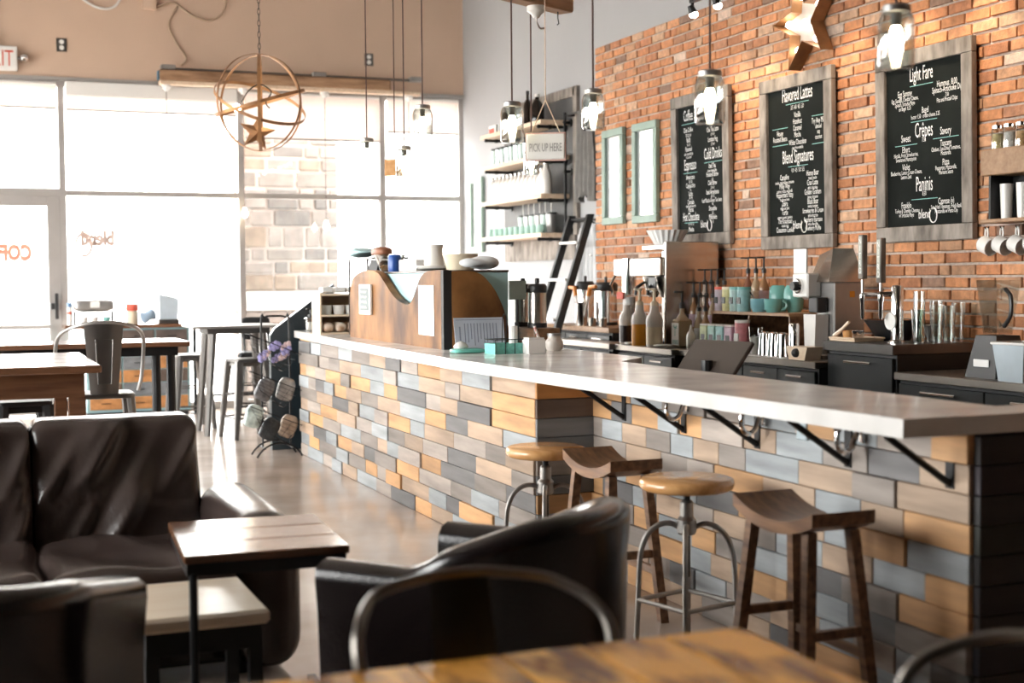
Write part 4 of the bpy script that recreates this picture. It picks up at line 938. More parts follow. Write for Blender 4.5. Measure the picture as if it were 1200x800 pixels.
menu_board(2, 'chalkboard menu of flavored lattes in a grey barn-wood frame under the star', [
    ('Flavored Lattes', .02, .915, .105), ('3.5  4.0  4.5  5.0', .02, .855, .04), ('Vanilla', .02, .80, S), ('Hazelnut', .02, .755, S), ('Caramel', .02, .71, S), ('Mocha', .02, .665, S), ('White Chocolate', .02, .615, S), ('sugar free available', .02, .585, T_),
    ('House', -.29, .69, S), ('Roasted Beans', -.29, .65, S), ('Try Any Milk', .38, .735, S), ('almond', .38, .70, .04), ('soy', .38, .665, .04), ('coconut', .38, .63, .04),
    ('Blend Signatures', .02, .495, .10), ('4.0  4.5  5.0  5.5', .02, .43, .04),
    ('Campfire', -.22, .385, S), ('mocha, marshmallow, cinnamon', -.22, .358, T_), ('Milky Way', -.22, .325, S), ('caramel, mocha and vanilla', -.22, .298, T_), ('Peppermint Patty', -.22, .265, S), ('mocha and mint', -.22, .24, T_), ('Zebra', -.22, .205, S), ('white and dark', -.22, .18, T_), ('Turtle', -.22, .145, S), ('caramel, mocha, hazelnut', -.22, .118, T_), ('The Knockout', -.22, .085, S), ('double shot', -.22, .06, T_), ('Cinnamon Cookie', -.22, .025, S),
    ('Honey Bear', .27, .395, S), ('honey, vanilla', .27, .368, T_), ('Cran Latte', .27, .33, S), ('white chocolate', .27, .303, T_), ('Golden Graham', .27, .268, S), ('honey, cinnamon', .27, .242, T_), ('Black Bear', .27, .205, S), ('mocha, hazelnut', .27, .18, T_), ('Strawberries & Cream', .27, .145, .045), ('white chocolate', .27, .118, T_), ('Raspberry Espresso', .27, .085, .045), ('white chocolate', .27, .06, T_), ('Blueberry Muffin', .27, .028, .045)],
    [(.02, .895, .4), (-.29, .74, .28), (-.29, .625, .28), (.38, .785, .22), (.38, .60, .22), (.02, .47, .34)], .0)
menu_board(3, 'chalkboard menu headed Light Fare in a dark barn-wood frame', [
    ('Light Fare', -.03, .90, H), ('Egg Sammy', -.25, .815, S), ('Egg, Sausage, Cheddar Cheese,', -.25, .785, .034), ('Spinach, Sriracha Mayo', -.25, .757, .034), ('on Bagel  6.25', -.25, .729, .034), ('Hummus  8.00', .30, .835, S), ('Spinach-Artichoke Dip', .30, .80, .048), ('7.50', .30, .77, T_), ('Pita and Pretzel Chips', .30, .742, .034),
    ('Bagel', .02, .695, S), ('butter 1.50   cream cheese 3.25', .02, .665, .034), ('Cr\u00eapes', .0, .548, .10), ('7.50', .0, .518, .035), ('Sweet', -.24, .53, .06), ('Savory', .28, .545, .06),
    ('Elbert', -.24, .465, S), ('Nutella, Fresh Strawberries,', -.24, .437, .034), ('Sweetened Mascarpone', -.24, .41, .034), ('Violet', -.24, .355, S), ('Blueberries, Lemon Cream Cheese,', -.24, .327, .034), ('Lemon Zest', -.24, .30, .034),
    ('Tuscany', .28, .475, S), ('Chicken, Sun-Dried Tomatoes,', .28, .447, .034), ('Mozzarella', .28, .42, .034), ('Pizza', .28, .36, S), ('Pepperoni, Mozzarella,', .28, .332, .034), ('Marinara Sauce', .28, .305, .034),
    ('Paninis', .0, .215, .10), ('8.50', .0, .185, .035), ('Franklin', -.24, .115, S), ('Turkey & Cheddar Cheese', -.24, .087, .034), ('w/ Sriracha Mayo', -.24, .06, .034), ('Caprese (v)', .28, .125, S), ('Sun-dried Tomatoes, Fresh Basil,', .28, .097, .034), ('Mozzarella w/ Pesto Dip', .28, .07, .034)],
    [(-.03, .87, .3), (.0, .648, .34), (-.24, .51, .3), (.28, .525, .32), (.0, .165, .34)], .0)
def frame_mirror(y0, y1, z0, z1, label, xw, d_=.05):
    t = thing('framed_mirror', label, 'mirror', (xw, (y0 + y1) / 2, z0)); W_ = (y1 - y0) / 2; H_ = z1 - z0; f_ = .07
    for nm, bx in (('frame_rail', (-W_, W_, 0, f_)), ('frame_rail', (-W_, W_, H_ - f_, H_)), ('frame_stile', (-W_, -W_ + f_, f_, H_ - f_)), ('frame_stile', (W_ - f_, W_, f_, H_ - f_))):
        part(t, nm, MB().box(-d_, -.006, bx[0] + .001, bx[1] - .001, bx[2] + .001, bx[3] - .001, .006), m_frameg)
    part(t, 'pane', MB().box(-d_ * .4, -.006, -W_ + f_, W_ - f_, f_, H_ - f_), m_mirror, False)
frame_mirror(11.26, 11.70, 2.0, 2.885, 'green framed mirror nearer the shelves on the brick wall', XB)
frame_mirror(10.605, 11.075, 1.99, 2.88, 'green framed mirror beside the coffee menu board', XB)
frame_mirror(15.46, 15.90, 1.83, 2.74, 'green window frame hung on the grey wall left of the shelves', XG)
# marquee star with bulbs
t = thing('marquee_star', 'metal marquee star with round bulbs on the brick wall', 'wall star', (XB - .012, 8.30, 3.30))
sp = star_poly(.345, .14, PI / 2 + .22)
rimm = MB(); inn = star_poly(.337, .135, PI / 2 + .22); n = 10
vs_ = [(-.11, -a, c) for a, c in sp] + [(0, -a, c) for a, c in sp] + [(-.11, -a, c) for a, c in inn] + [(0, -a, c) for a, c in inn]
f = []
for i in range(n):
    j = (i + 1) % n; f += [(i, j, n + j, n + i), (2 * n + i, 3 * n + i, 3 * n + j, 2 * n + j), (i, 2 * n + i, 2 * n + j, j)]
part(t, 'rim', MB().add(vs_, f), m_band, False)
part(t, 'face', MB().prism([(-a, c) for a, c in inn], 'x', -.02, 0), mat('star_face', (.56, .52, .48), .45, .3, var=.1), False)
for r_, a in ((.0, 0), (.20, PI / 2 + .22), (.20, PI / 2 + .22 + 2 * PI / 5), (.20, PI / 2 + .22 + 4 * PI / 5), (.20, PI / 2 + .22 + 6 * PI / 5), (.20, PI / 2 + .22 + 8 * PI / 5)):
    bb = part(t, 'bulb', MB().sph((-.055, -r_ * math.cos(a), r_ * math.sin(a)), .028, 10, (1.2, 1, 1)), m_bulbs, True, 2)
    part(bb, 'lamp_holder', MB().cyl((-.035, -r_ * math.cos(a), r_ * math.sin(a)), (-.02, -r_ * math.cos(a), r_ * math.sin(a)), .014, n=8), m_blackmet)
# track light with spot heads aimed at the brick wall
t = thing('track_light', 'black track light with glowing spot heads at the top of the brick wall', 'track light', (5.22, 8.8, 3.60))
part(t, 'track', MB().box(-.02, .02, -2.4, .50, 0, .035, .004), m_blackmet)
for y in (-2.0, -.6, .3): part(t, 'stem', MB().cyl((0, y, .035), (0, y, ZC - 3.60), .008, n=6), m_blackmet)
for k, y in enumerate((.58, .12, -.32, -1.0, -1.7, -2.3)):
    y_ = min(y, .48); aim = Vector((.55, .0, -.75)).normalized()
    hd = MB(); c0 = Vector((0, y_, -.03)); c1 = c0 + Vector((-.10, .03, -.085))
    hd.cyl((0, y_, .0), c0, .012, n=8); 
    d_ = Vector((.42, 0, -.9)).normalized(); a0 = Vector((-.02, y_, -.02)); hd.cyl(a0, a0 + d_ * .06, .022, .034, 12)
    h_ = part(t, 'spot_head', hd, m_blackmet)
    part(h_, 'lamp_face', MB().sph(a0 + d_ * .075, .034, 12, (1, 1, .8)), m_face, True, 2)
    sl = bpy.data.lights.new('spot_beam', 'SPOT'); sl.energy = 20; sl.color = (1.0, .80, .56); sl.spot_size = math.radians(64); sl.spot_blend = .8; sl.shadow_soft_size = .035
    so = bpy.data.objects.new('spot_beam', sl); link(so, t); so.location = a0 + d_ * .12; so.rotation_euler = d_.to_track_quat('-Z', 'Y').to_euler()

# ================================================================ RECESS: shelves, ladder, clothes
t = thing('wall_shelves', 'four pine shelves on black pipe brackets on the grey wall', 'shelf', (XG, 13.8, 0))
SH = (1.975, 2.375, 2.775, 3.13)
m_corr = mat('corrugated_grey_board', (.055, .055, .055), .5, .3, var=.3, scale=3)
bp = MB().box(-.03, 0, -1.0, .95, 1.95, 3.36); part(t, 'back_panel', bp, m_corr)
bf = MB().box(-.045, 0, -1.05, 1.0, 3.36, 3.46, .004).box(-.045, 0, -1.09, -1.0, 1.95, 3.46, .004); part(t, 'panel_frame', bf, m_barn)
part(t, 'panel_board', MB().box(-.028, 0, -1.0, .95, 1.70, 1.95), m_barn)
for z in SH:
    part(t, 'shelf_board', MB().box(-.35, -.03, -.88, .88, z - .045, z, .003), m_pine)
    for y in (-.80, .72):
        k = MB().cyl((-.03, y, z - .065), (-.34, y, z - .065), .016, n=8).sph((-.34, y, z - .065), .022, 8).cyl((-.032, y, z - .065), (-.05, y, z - .065), .042, n=10).cyl((-.2, y, z - .065), (-.23, y, z - .065), .024, n=8); part(t, 'pipe_bracket', k, m_blackmet)
part(t, 'pipe_post', MB().cyl((-.10, -.93, 1.85), (-.10, -.93, 3.2), .016, n=8), m_blackmet)
for z in (2.0, 2.6, 3.1): part(t, 'pipe_bracket', MB().cyl((-.03, -.93, z), (-.12, -.93, z), .016, n=8).cyl((-.028, -.93, z), (-.045, -.93, z), .04, n=10), m_blackmet)
X0 = XG
def bottle_mb(r, h, nk): return MB().lathe([(0, 0), (r, 0), (r, h * .58), (r * .85, h * .68), (nk, h * .8), (nk, h * .97), (nk * 1.15, h * .975), (nk * 1.15, h), (0, h)], n=16)
# top shelf
for (y, h, r, lb) in ((14.28, .30, .042, 'small dark bottle at the left of the top shelf'), (13.62, .37, .048, 'tall dark bottle in the middle of the top shelf')):
    t = thing('bottle', lb, 'bottle', (X0 - .2, y, SH[3]), 0, 'dark bottles on the top shelf'); part(t, 'body', bottle_mb(r, h, .016), m_amberg); part(t, 'cap', MB().lathe([(.019, h - .02), (.019, h + .012), (0, h + .012)], n=12), m_blackp)
t = thing('growler', 'squat brown glass jug with a white cap on the top shelf', 'jug', (X0 - .2, 13.36, SH[3])); part(t, 'body', MB().lathe([(0, 0), (.07, 0), (.075, .02), (.075, .17), (.05, .23), (.022, .26), (.022, .29)], n=18), m_amberg); part(t, 'cap', MB().lathe([(.026, .285), (.026, .315), (0, .317)], n=12), m_porc)
part(t, 'handle', MB().tube(arc((0, .055, .235), .03, -PI / 2, PI / 2 + .6, 8, 'x'), .008, 6), m_amberg)
t = thing('small_plaque', 'small red and white boxed sign at the left end of the top shelf', 'plaque', (X0 - .25, 14.52, SH[3])); part(t, 'plaque_board', MB().box(-.012, .012, -.11, .12, 0, .11, .004), m_white); part(t, 'brick_print', MB().box(-.014, -.012, -.06, .10, .01, .075), m_redl)
# second shelf: tumblers
m_paleg = mat('pale_green_enamel', (.50, .64, .60), .25)
m_tum = mat('steel_tumbler', (.55, .62, .62), .2, .9, var=.05)
for k in range(9):
    y = 14.55 - k * .135
    t = thing('tumbler', '%s %s tumbler from the left on the second shelf' % (ORDN[k], 'steel' if k % 2 else 'mint'), 'tumbler', (X0 - .22, y, SH[2]), 0, 'tumblers on the second shelf')
    part(t, 'body', MB().lathe([(0, 0), (.036, 0), (.045, .17), (.045, .18), (0, .178)], n=16), m_tum if k % 2 else m_paleg); part(t, 'lid', MB().lathe([(.046, .178), (.046, .20), (.03, .205), (0, .205)], n=14), m_dark)
# third shelf: white bottles
wb_proto = None
for k in range(14):
    y = 14.58 - k * .118; lb = '%s slim white bottle from the left on the third shelf' % ORDN[k] if k < 13 else 'largest white bottle at the right end of the row on the third shelf'
    t = thing('white_bottle', lb, 'bottle', (X0 - .24, y, SH[1]), 0, 'white bottles on the third shelf'); s_ = 1 if k < 13 else 1.25
    part(t, 'body', MB().lathe([(0, 0), (.046 * s_, 0), (.048 * s_, .01), (.048 * s_, .15 * s_), (.040 * s_, .19 * s_), (.022 * s_, .225 * s_), (.020 * s_, .25 * s_)], n=16), m_porc, True, 1); part(t, 'cap', MB().lathe([(.022 * s_, .25 * s_), (.023 * s_, .275 * s_), (0, .277 * s_)], n=12), m_steel)
# bottom shelf: green mugs and tumblers with straws
for k in range(10):
    y = 14.50 - k * .155; t = thing('mug', '%s small green mug from the left on the lowest shelf' % ORDN[k], 'mug', (X0 - .28, y, SH[0]), 0, 'green mugs on the lowest shelf')
    part(t, 'body', MB().lathe([(0, 0), (.043, 0), (.047, .01), (.047, .09), (.042, .09), (.04, .012), (0, .012)], n=16), m_mint); part(t, 'handle', MB().tube(arc((0, -.05, .047), .024, -PI / 2 + PI, PI / 2 + PI, 8, 'x'), .006, 6), m_mint)
for k in range(6):
    y = 13.92 - k * .155; t = thing('straw_cup', '%s lidded straw cup from the left behind the mugs on the lowest shelf' % ORDN[k], 'cup', (X0 - .14, y, SH[0]), 0, 'straw cups on the lowest shelf')
    part(t, 'body', MB().lathe([(0, 0), (.045, 0), (.058, .20), (0, .20)], n=16), m_zinc if k % 2 else m_paleg); part(t, 'lid', MB().lathe([(.06, .20), (.06, .22), (0, .225)], n=16), m_dark); part(t, 'straw', MB().cyl((0, 0, .1), (.01, .02, .34), .005, n=6), m_porc)
# black leaning ladder
t = thing('ladder', 'black wooden ladder with pale rungs leaning against the grey wall', 'ladder', (5.2, 12.1, 0))
def lr(y): return [(-.67, y - .42, 0.0), (.48, y + .0, 2.10)]
A0, A1 = Vector((-.80, -.86, 0)), Vector((.50, .50, 2.13)); off = Vector((0, -.44, 0))
def rail(p0, p1):
    m = MB(); d_ = (p1 - p0).normalized(); vs_ = []
    for p in (p0, p1):
        for a, c in ((-.022, -.035), (.022, -.035), (.022, .035), (-.022, .035)): vs_.append((p.x + c, p.y + a, p.z))
    return m.add(vs_, [(0, 3, 2, 1), (4, 5, 6, 7), (0, 1, 5, 4), (1, 2, 6, 5), (2, 3, 7, 6), (3, 0, 4, 7)])
part(t, 'rail', rail(A0, A1), m_blackp); part(t, 'rail', rail(A0 + off, A1 + off), m_blackp)
for z in (.35, .75, 1.12, 1.49, 1.85):
    p = A0.lerp(A1, z / 2.13); m = MB().box(p.x - .06, p.x + .06, p.y - .44 + .02, p.y - .02, z - .012, z + .012, .003); part(t, 'rung', m, m_porc)
part(t, 'top_bar', MB().cyl((.48, .46, 2.09), (.48, .02, 2.09), .014, n=8), m_blackmet)
# hooks rail with aprons and a shirt
solo('coat_rail', MB().cyl((5.785, 12.02, 2.08), (5.785, 12.86, 2.08), .012, n=8).cyl((5.785, 12.85, 2.08), (XG, 12.85, 2.08), .012, n=8).cyl((5.785, 12.05, 2.08), (XG, 12.05, 2.08), .012, n=8), m_blackmet, 'black rail behind the ladder holding the pale shirt', 'rail')
solo('coat_rail', MB().cyl((5.72, 11.98, 3.16), (5.72, 12.76, 3.16), .012, n=8).cyl((5.72, 12.75, 3.16), (XG, 12.75, 3.16), .012, n=8).cyl((5.72, 12.0, 3.16), (XG, 12.0, 3.16), .012, n=8), m_blackmet, 'black rail high on the grey wall holding the aprons', 'rail')
def drape(y0, y1, z0, z1, x, am, seed):
    rr = random.Random(seed); ph = rr.uniform(0, 6)
    def fn(u, v):
        y = y0 + (y1 - y0) * u; z = z0 + (z1 - z0) * v; sh = 1 - .35 * v * v
        yc = (y0 + y1) / 2; return (x + am * math.sin(u * 26 + ph + v * 1.5) * (1 - .4 * v), yc + (y - yc) * sh, z - .05 * (1 - v) * math.sin(u * 9 + ph))
    a = MB().grid(fn, 40, 10); K = len(a.v); a.v += [(p[0] + .03, p[1], p[2]) for p in a.v[:]]; a.f += [tuple(i + K for i in reversed(f)) for f in a.f[:]]; return a
solo('apron', drape(12.02, 12.44, 2.30, 3.15, 5.66, .03, 1), m_apron, 'grey aprons hanging in folds next to the brick wall', 'apron')
solo('apron', drape(12.40, 12.68, 2.36, 3.10, 5.775, .015, 2), mat('dark_apron', (.12, .115, .11), .9, var=.15), 'darker grey apron hanging behind, towards the shelves', 'apron')
t = thing('shirt', 'pale grey shirt hanging behind the ladder', 'shirt', (5.775, 12.32, 1.2))
part(t, 'body', drape(-.22, .20, .05, .84, 0, .018, 5), m_shirt); 
for s_ in (-1, 1): part(t, 'sleeve', MB().tube([(0, s_ * .13, .80), (0, s_ * .20, .62), (-.01, s_ * .23, .32), (0, s_ * .22, .12)], [.05, .06, .055, .05], 10), m_shirt)
part(t, 'print', MB().box(-.03, -.026, -.09, -.02, .52, .54), m_gun); part(t, 'hanger', MB().tube([(.01, -.15, .80), (.01, 0, .875), (.01, .15, .80)], .008, 6), m_blackp)
ORD = ['first', 'second', 'third', 'fourth', 'fifth', 'sixth', 'seventh', 'eighth', 'ninth', 'tenth', 'eleventh', 'twelfth', 'thirteenth', 'fourteenth']
ZT = 1.06
# ================================================================ ON THE BAR
t = thing('pastry_rack', 'open wooden pastry rack with two shelves at the far end of the bar', 'rack', (2.86, 11.05, ZT))
for z in (0, .145, .315): part(t, 'shelf_board', MB().box(-.165, .165, -.14, .14, z, z + .016), m_oak)
for x in (-.172, .172): part(t, 'side_panel', MB().box(x - .007, x + .007, -.14, .14, .0, .34), m_oak)
part(t, 'back_panel', MB().box(-.165, .165, .13, .14, .016, .315), m_shelfend)
m_bun = mat('baked_bun', (.40, .20, .09), .5, scale=8, col2=(.82, .72, .62), ramp=(.4, .6))
for k in range(6):
    x, y = 2.755 + .105 * (k // 2), 10.965 + .12 * (k % 2)
    solo('pastry', MB().pillow(0, 0, .041, .10, .115, .08, .8, 20, 12), m_bun, '%s sugared pastry from the left in the %s row on the lowest rack shelf' % (ORD[k // 2], 'front' if k % 2 == 0 else 'back'), 'pastry', (x, y, ZT + .016), group='pastries on the rack')
for k in range(3): solo('paper_tub', MB().lathe([(0, 0), (.042, 0), (.05, .075), (.046, .075), (.038, .006), (0, .006)], n=16), m_paper, '%s white tub from the left on the middle rack shelf' % ORD[k], 'tub', (2.755 + .105 * k, 11.0, ZT + .1615), group='tubs on the rack')
for k in range(3): solo('paper_tub', MB().box(-.046, .046, -.06, .06, 0, .045, .008), m_paper, '%s white tray from the left on top of the pastry rack' % ORD[k], 'tray', (2.755 + .105 * k, 11.0, ZT + .3415), group='tubs on the rack')
t = thing('soap_jar', 'clear square jar with a black pump at the far corner of the bar', 'jar', (2.80, 11.72, ZT)); part(t, 'jar', MB().box(-.055, .055, -.055, .055, 0, .12, .012), m_clear); part(t, 'filling', MB().pillow(0, 0, .045, .08, .08, .075, .6, 16, 10), m_porc); part(t, 'pump', MB().lathe([(.03, .12), (.03, .145), (.012, .15), (.012, .19), (0, .19)], n=12).box(-.04, .012, -.01, .01, .185, .2), m_dark)
# live-edge pastry case
t = thing('pastry_case', 'glass pastry case clad in a live-edge wooden slab with a wavy cut', 'pastry case', (3.05, 9.2, ZT))
oy, oz, ox = 9.2, ZT, 3.05
ptsf = [(10.345, 1.06), (10.338, 1.39), (10.283, 1.49), (10.157, 1.542), (9.916, 1.572), (9.687, 1.57), (9.533, 1.544), (9.365, 1.47), (9.222, 1.405), (9.061, 1.358), (8.867, 1.332), (8.752, 1.362), (8.656, 1.442), (8.563, 1.516), (8.42, 1.554), (8.15, 1.562), (8.15, 1.06)]
cv = [ptsf[0]] + [(p.x, p.y) for p in catmull([(a, c, 0) for a, c in ptsf[1:-1]], 3)] + [ptsf[-1]]
cv = [(a - oy, c - oz) for a, c in cv]
sl = MB(); n = len(cv); cen = [(-.27, a, c) for a, c in cv] + [(-.215, a, c) for a, c in cv]
# strip triangulation towards the base keeps the concave outline clean
base = [(-.27, a, 0.0) for a, c in cv] + [(-.215, a, 0.0) for a, c in cv]
f = []
for i in range(n - 1): f += [(i, i + 1, 2 * n + i + 1, 2 * n + i), (n + i, 3 * n + i, 3 * n + i + 1, n + i + 1), (i, n + i, n + i + 1, i + 1)]
sl.add(cen + base, f); part(t, 'front_slab', sl, m_live, True, .5)
pte = [(2.835, 1.551), (2.904, 1.556), (2.99, 1.548), (3.047, 1.522), (3.105, 1.46), (3.151, 1.387), (3.202, 1.255), (3.236, 1.06)]
ce = [(p.x - ox, p.y - oz) for p in catmull([(a, c, 0) for a, c in pte], 3)]; n = len(ce); es = MB()
es.add([(a, -1.05, c) for a, c in ce] + [(a, -1.10, c) for a, c in ce] + [(a, -1.05, 0) for a, c in ce] + [(a, -1.10, 0) for a, c in ce],
       [q for i in range(n - 1) for q in ((i, i + 1, 2 * n + i + 1, 2 * n + i), (n + i, 3 * n + i, 3 * n + i + 1, n + i + 1), (i, n + i, n + i + 1, i + 1))]); part(t, 'end_slab', es, m_live, True, .5)
part(t, 'corner_post', MB().box(-.27, -.215, -1.10, -1.052, 0, .50), m_blackp)
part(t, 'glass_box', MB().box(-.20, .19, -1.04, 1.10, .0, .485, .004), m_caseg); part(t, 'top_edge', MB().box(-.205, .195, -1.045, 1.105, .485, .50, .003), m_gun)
tg = part(t, 'chalk_sign', MB().box(-.292, -.272, .50, .80, .185, .41, .004), m_white); part(tg, 'slate', MB().box(-.295, -.292, .535, .765, .215, .38), mat('grey_slate', (.25, .28, .28), .8)); 
tx = MB()
for k in range(4): tx.tube([(-.2957, .74 - .016 * i, .355 - .038 * k + .009 * math.sin(i * 2.1 + k)) for i in range(11)], .0035, 4)
part(tg, 'chalk_lines', tx, m_chalkw, False)
pp = part(t, 'price_sheet', MB().box(-.274, -.2715, -.92, -.60, .08, .405), m_paper)
tx = MB()
for k in range(9): tx.box(-.2748, -.274, -.88 + .03 * (k % 3), -.64, .36 - k * .028, .366 - k * .028)
tx.sph((-.2745, -.76, .125), .012, 8, (.1, 1, 1)); part(pp, 'print_lines', tx, mat('pale_print', (.45, .47, .5), .8), False)
# on top of the case
zc = ZT + .5008
for k in range(3): solo('plate', MB().lathe([(0, 0), (.07, 0), (.13, .018), (.128, .022), (.07, .006), (0, .006)], n=24), m_porc, '%s white plate of the stack on the pastry case, counted from below' % ORD[k], 'plate', (3.0, 8.93, zc + .007 * k), group='plates on the pastry case')
t = thing('milk_jug', 'white porcelain jug standing on the plates on the pastry case', 'jug', (3.0, 8.93, zc + .0212)); part(t, 'body', MB().lathe([(0, 0), (.06, 0), (.07, .03), (.06, .12), (.068, .16), (.062, .16), (.054, .12), (0, .02)], n=20), m_porc); part(t, 'handle', MB().tube(arc((0, .075, .085), .04, -PI / 2, PI / 2, 8, 'x'), .009, 6), m_porc)
solo('bread_basket', MB().lathe([(0, 0), (.09, 0), (.12, .11), (.112, .11), (.08, .01), (0, .01)], n=20), m_cream, 'cream bowl at the near end of the pastry case', 'bowl', (3.08, 8.62, zc))
solo('napkin_heap', MB().pillow(0, 0, .047, .26, .2, .07, .8, 28, 12, lambda q: Vector((q.x, q.y, q.z * (1 + .3 * math.sin(q.x * 30 + q.y * 20))))), m_shirt, 'crumpled white napkin on the near corner of the pastry case', 'napkin', (3.11, 8.34, zc))
t = thing('drink_can', 'small blue can on the pastry case', 'can', (2.95, 9.70, zc)); part(t, 'body', MB().lathe([(0, 0), (.045, 0), (.048, .01), (.048, .11), (.04, .125), (0, .125)], n=18), mat('blue_can_paint', (.02, .08, .33), .3)); part(t, 'ring_top', MB().lathe([(.04, .125), (.04, .13), (0, .128)], n=16), m_chrome)
t = thing('glass_bowl', 'tall glass bowl tipped on the pastry case', 'bowl', (2.97, 9.89, zc)); part(t, 'bowl', MB().lathe([(0, 0), (.07, 0), (.12, .13), (.113, .13), (.066, .008), (0, .008)], n=20), m_clear); part(t, 'filling', MB().lathe([(0, .008), (.064, .008), (.08, .05), (0, .055)], n=16), m_bun)
solo('paper_stack', MB().box(-.14, .14, -.2, .2, 0, .085, .006), m_paper, 'white paper stack behind the blue can on the pastry case', 'papers', (3.08, 9.36, zc))
t = thing('serving_stand', 'raised tray of loaves and cloths on dark legs over the pastry case', 'stand', (3.02, 10.45, ZT)); part(t, 'tray', MB().box(-.15, .15, -.42, .5, .60, .618, .004), m_gun)
for y in (-.2, .34):
    for x in (-.12, .12): part(t, 'leg', MB().cyl((x, y, .501 if y < 0 else 0), (x, y, .60), .008, n=6), m_blackmet)
solo('bread_loaf', MB().pillow(0, 0, .04, .13, .30, .08, .7, 24, 12), mat('crust', (.23, .085, .04), .5, var=.3), 'brown loaf at the right of the raised tray', 'bread', (3.0, 10.20, ZT + .618))
solo('folded_cloth', MB().pillow(0, 0, .047, .2, .4, .06, .6, 24, 12, lambda q: Vector((q.x, q.y, q.z * (1 + .5 * math.sin(q.y * 9))))), mat('aqua_cloth', (.42, .60, .62), .9), 'aqua folded cloth at the left of the raised tray', 'cloth', (3.0, 10.70, ZT + .618))
solo('scoop_bin', MB().prism([(-.07, 0), (.05, 0), (.09, .085), (-.01, .095)], 'y', -.07, .07), m_dark, 'slanted black bin tucked behind the wavy slab', 'bin', (2.95, 10.10, zc), rz=-1.2, smooth=False)
# papers, tray, basket, napkins, jar
t = thing('menu_stand', 'pale blue printed menu in a clear stand on the bar', 'menu stand', (2.975, 7.96, ZT)); part(t, 'sheet', MB().box(-.165, .165, 0, .004, .008, .205, M=Matrix.Rotation(-.18, 4, 'X')), mat('pale_blue_paper', (.52, .58, .68), .7))
tx = MB()
for k in range(11): tx.box(-.10 + k * .021, -.094 + k * .021, -.0012, 0, .03 + .02 * (k % 3), .17, M=Matrix.Rotation(-.18, 4, 'X'))
tx.box(-.135, -.125, -.0012, 0, .03, .15, M=Matrix.Rotation(-.18, 4, 'X')); tx.box(-.155, .155, -.0012, 0, .190, .194, M=Matrix.Rotation(-.18, 4, 'X')); part(t, 'print_lines', tx, mat('blue_grey_ink', (.25, .29, .38), .8), False)
part(t, 'foot', MB().box(-.165, .165, -.03, .07, 0, .008), m_clear)
solo('serving_dish', MB().pillow(0, 0, .014, .2, .15, .028, .5, 28, 10), mat('turquoise_enamel', (.18, .55, .47), .25), 'turquoise oval dish in front of the menu stand', 'dish', (2.79, 7.70, ZT))
solo('hand_bell', MB().lathe([(0, 0), (.042, 0), (.045, .012), (.03, .032), (.008, .04), (0, .045)], n=18), m_porc, 'small white dome resting on the turquoise dish', 'bell', (2.76, 7.73, ZT + .028))
m_tq = mat('turquoise_basket', (.16, .53, .46), .4, var=.2, scale=60)
t = thing('small_basket', 'turquoise basket with a wire handle on the bar', 'basket', (2.965, 7.53, ZT), .15); bk = MB()
for s_ in ((-.10, .10, -.065, -.058), (-.10, .10, .058, .065)): bk.box(s_[0], s_[1], s_[2], s_[3], 0, .062)
for s_ in ((-.10, -.094, -.058, .058), (.094, .10, -.058, .058)): bk.box(s_[0], s_[1], s_[2], s_[3], 0, .062)
bk.box(-.094, .094, -.058, .058, 0, .006); part(t, 'basket_body', bk, m_tq); part(t, 'wire_rim', MB().tube([(-.1, -.065, .085), (.1, -.065, .085), (.1, .065, .085), (-.1, .065, .085)], .003, 5, True), m_blackmet)
part(t, 'wire_handle', MB().tube(catmull([(-.03, -.065, .06), (-.01, -.04, .2), (0, 0, .235), (.01, .04, .2), (.02, .065, .06)], 4), .003, 5), m_blackmet)
for k in range(4): part(t, 'wire_upright', MB().cyl((-.1 + .066 * k, -.066, 0), (-.1 + .066 * k, -.066, .085), .0025, n=5), m_blackmet)
solo('paper_straws', MB().cyl((0, 0, .02), (0, 0, .175), .026, n=10), m_paper, 'upright bundle of white straws in the turquoise basket', 'straws', (3.02, 7.53, ZT - .013))
t = thing('napkin_box', 'white napkin box beside the turquoise basket', 'napkin box', (3.115, 7.44, ZT)); part(t, 'box', MB().box(-.055, .055, -.05, .05, 0, .085, .004), m_paper); part(t, 'napkins', MB().box(-.048, .048, -.043, .043, .085, .095), m_porc)
t = thing('sugar_jar', 'round glass jar of white sugar with a striped straw beside the napkin box', 'jar', (3.36, 7.70, ZT)); part(t, 'jar', MB().lathe([(0, 0), (.045, 0), (.055, .02), (.055, .055), (.04, .075), (.042, .095)], n=18), m_frost); part(t, 'lid', MB().lathe([(.044, .09), (.044, .105), (0, .107)], n=14), m_zinc)
solo('striped_straw', MB().cyl((0, 0, 0), (-.05, .02, .155), .009, n=8), mat('straw_stripe', (.55, .2, .17), .6, scale=30, col2=(.85, .8, .76), ramp=(.45, .5)), 'single striped straw leaning by the napkin box', 'straw', (3.245, 7.60, ZT))
t = thing('airpot_tray', 'dark wooden tray under the two black-topped flasks', 'tray', (3.40, 8.16, ZT)); part(t, 'box', MB().box(-.09, .09, -.26, .26, 0, .13, .005), m_walnut)
def airpot(name, label, loc, h, r, m, group, rz=0):
    t = thing(name, label, 'flask', loc, rz, group); part(t, 'body', MB().lathe([(0, 0), (r, 0), (r, .02), (r * .985, .022), (r * .985, h * .74), (0, h * .74)], n=24), m); part(t, 'base_ring', MB().lathe([(r * 1.03, 0), (r * 1.03, .028), (r * .98, .03)], n=24), m_dark)
    part(t, 'lid', MB().lathe([(r * 1.0, h * .74), (r * 1.04, h * .76), (r * 1.04, h * .88), (r * .85, h * .93), (0, h * .93)], n=24), m_dark); part(t, 'spout', MB().box(-r * 1.5, -r * .6, -.022, .022, h * .76, h * .84, .006), m_dark); part(t, 'pump_lever', MB().box(-.012, .012, -.012, .012, h * .93, h * 1.05, .004), m_dark)
    return t
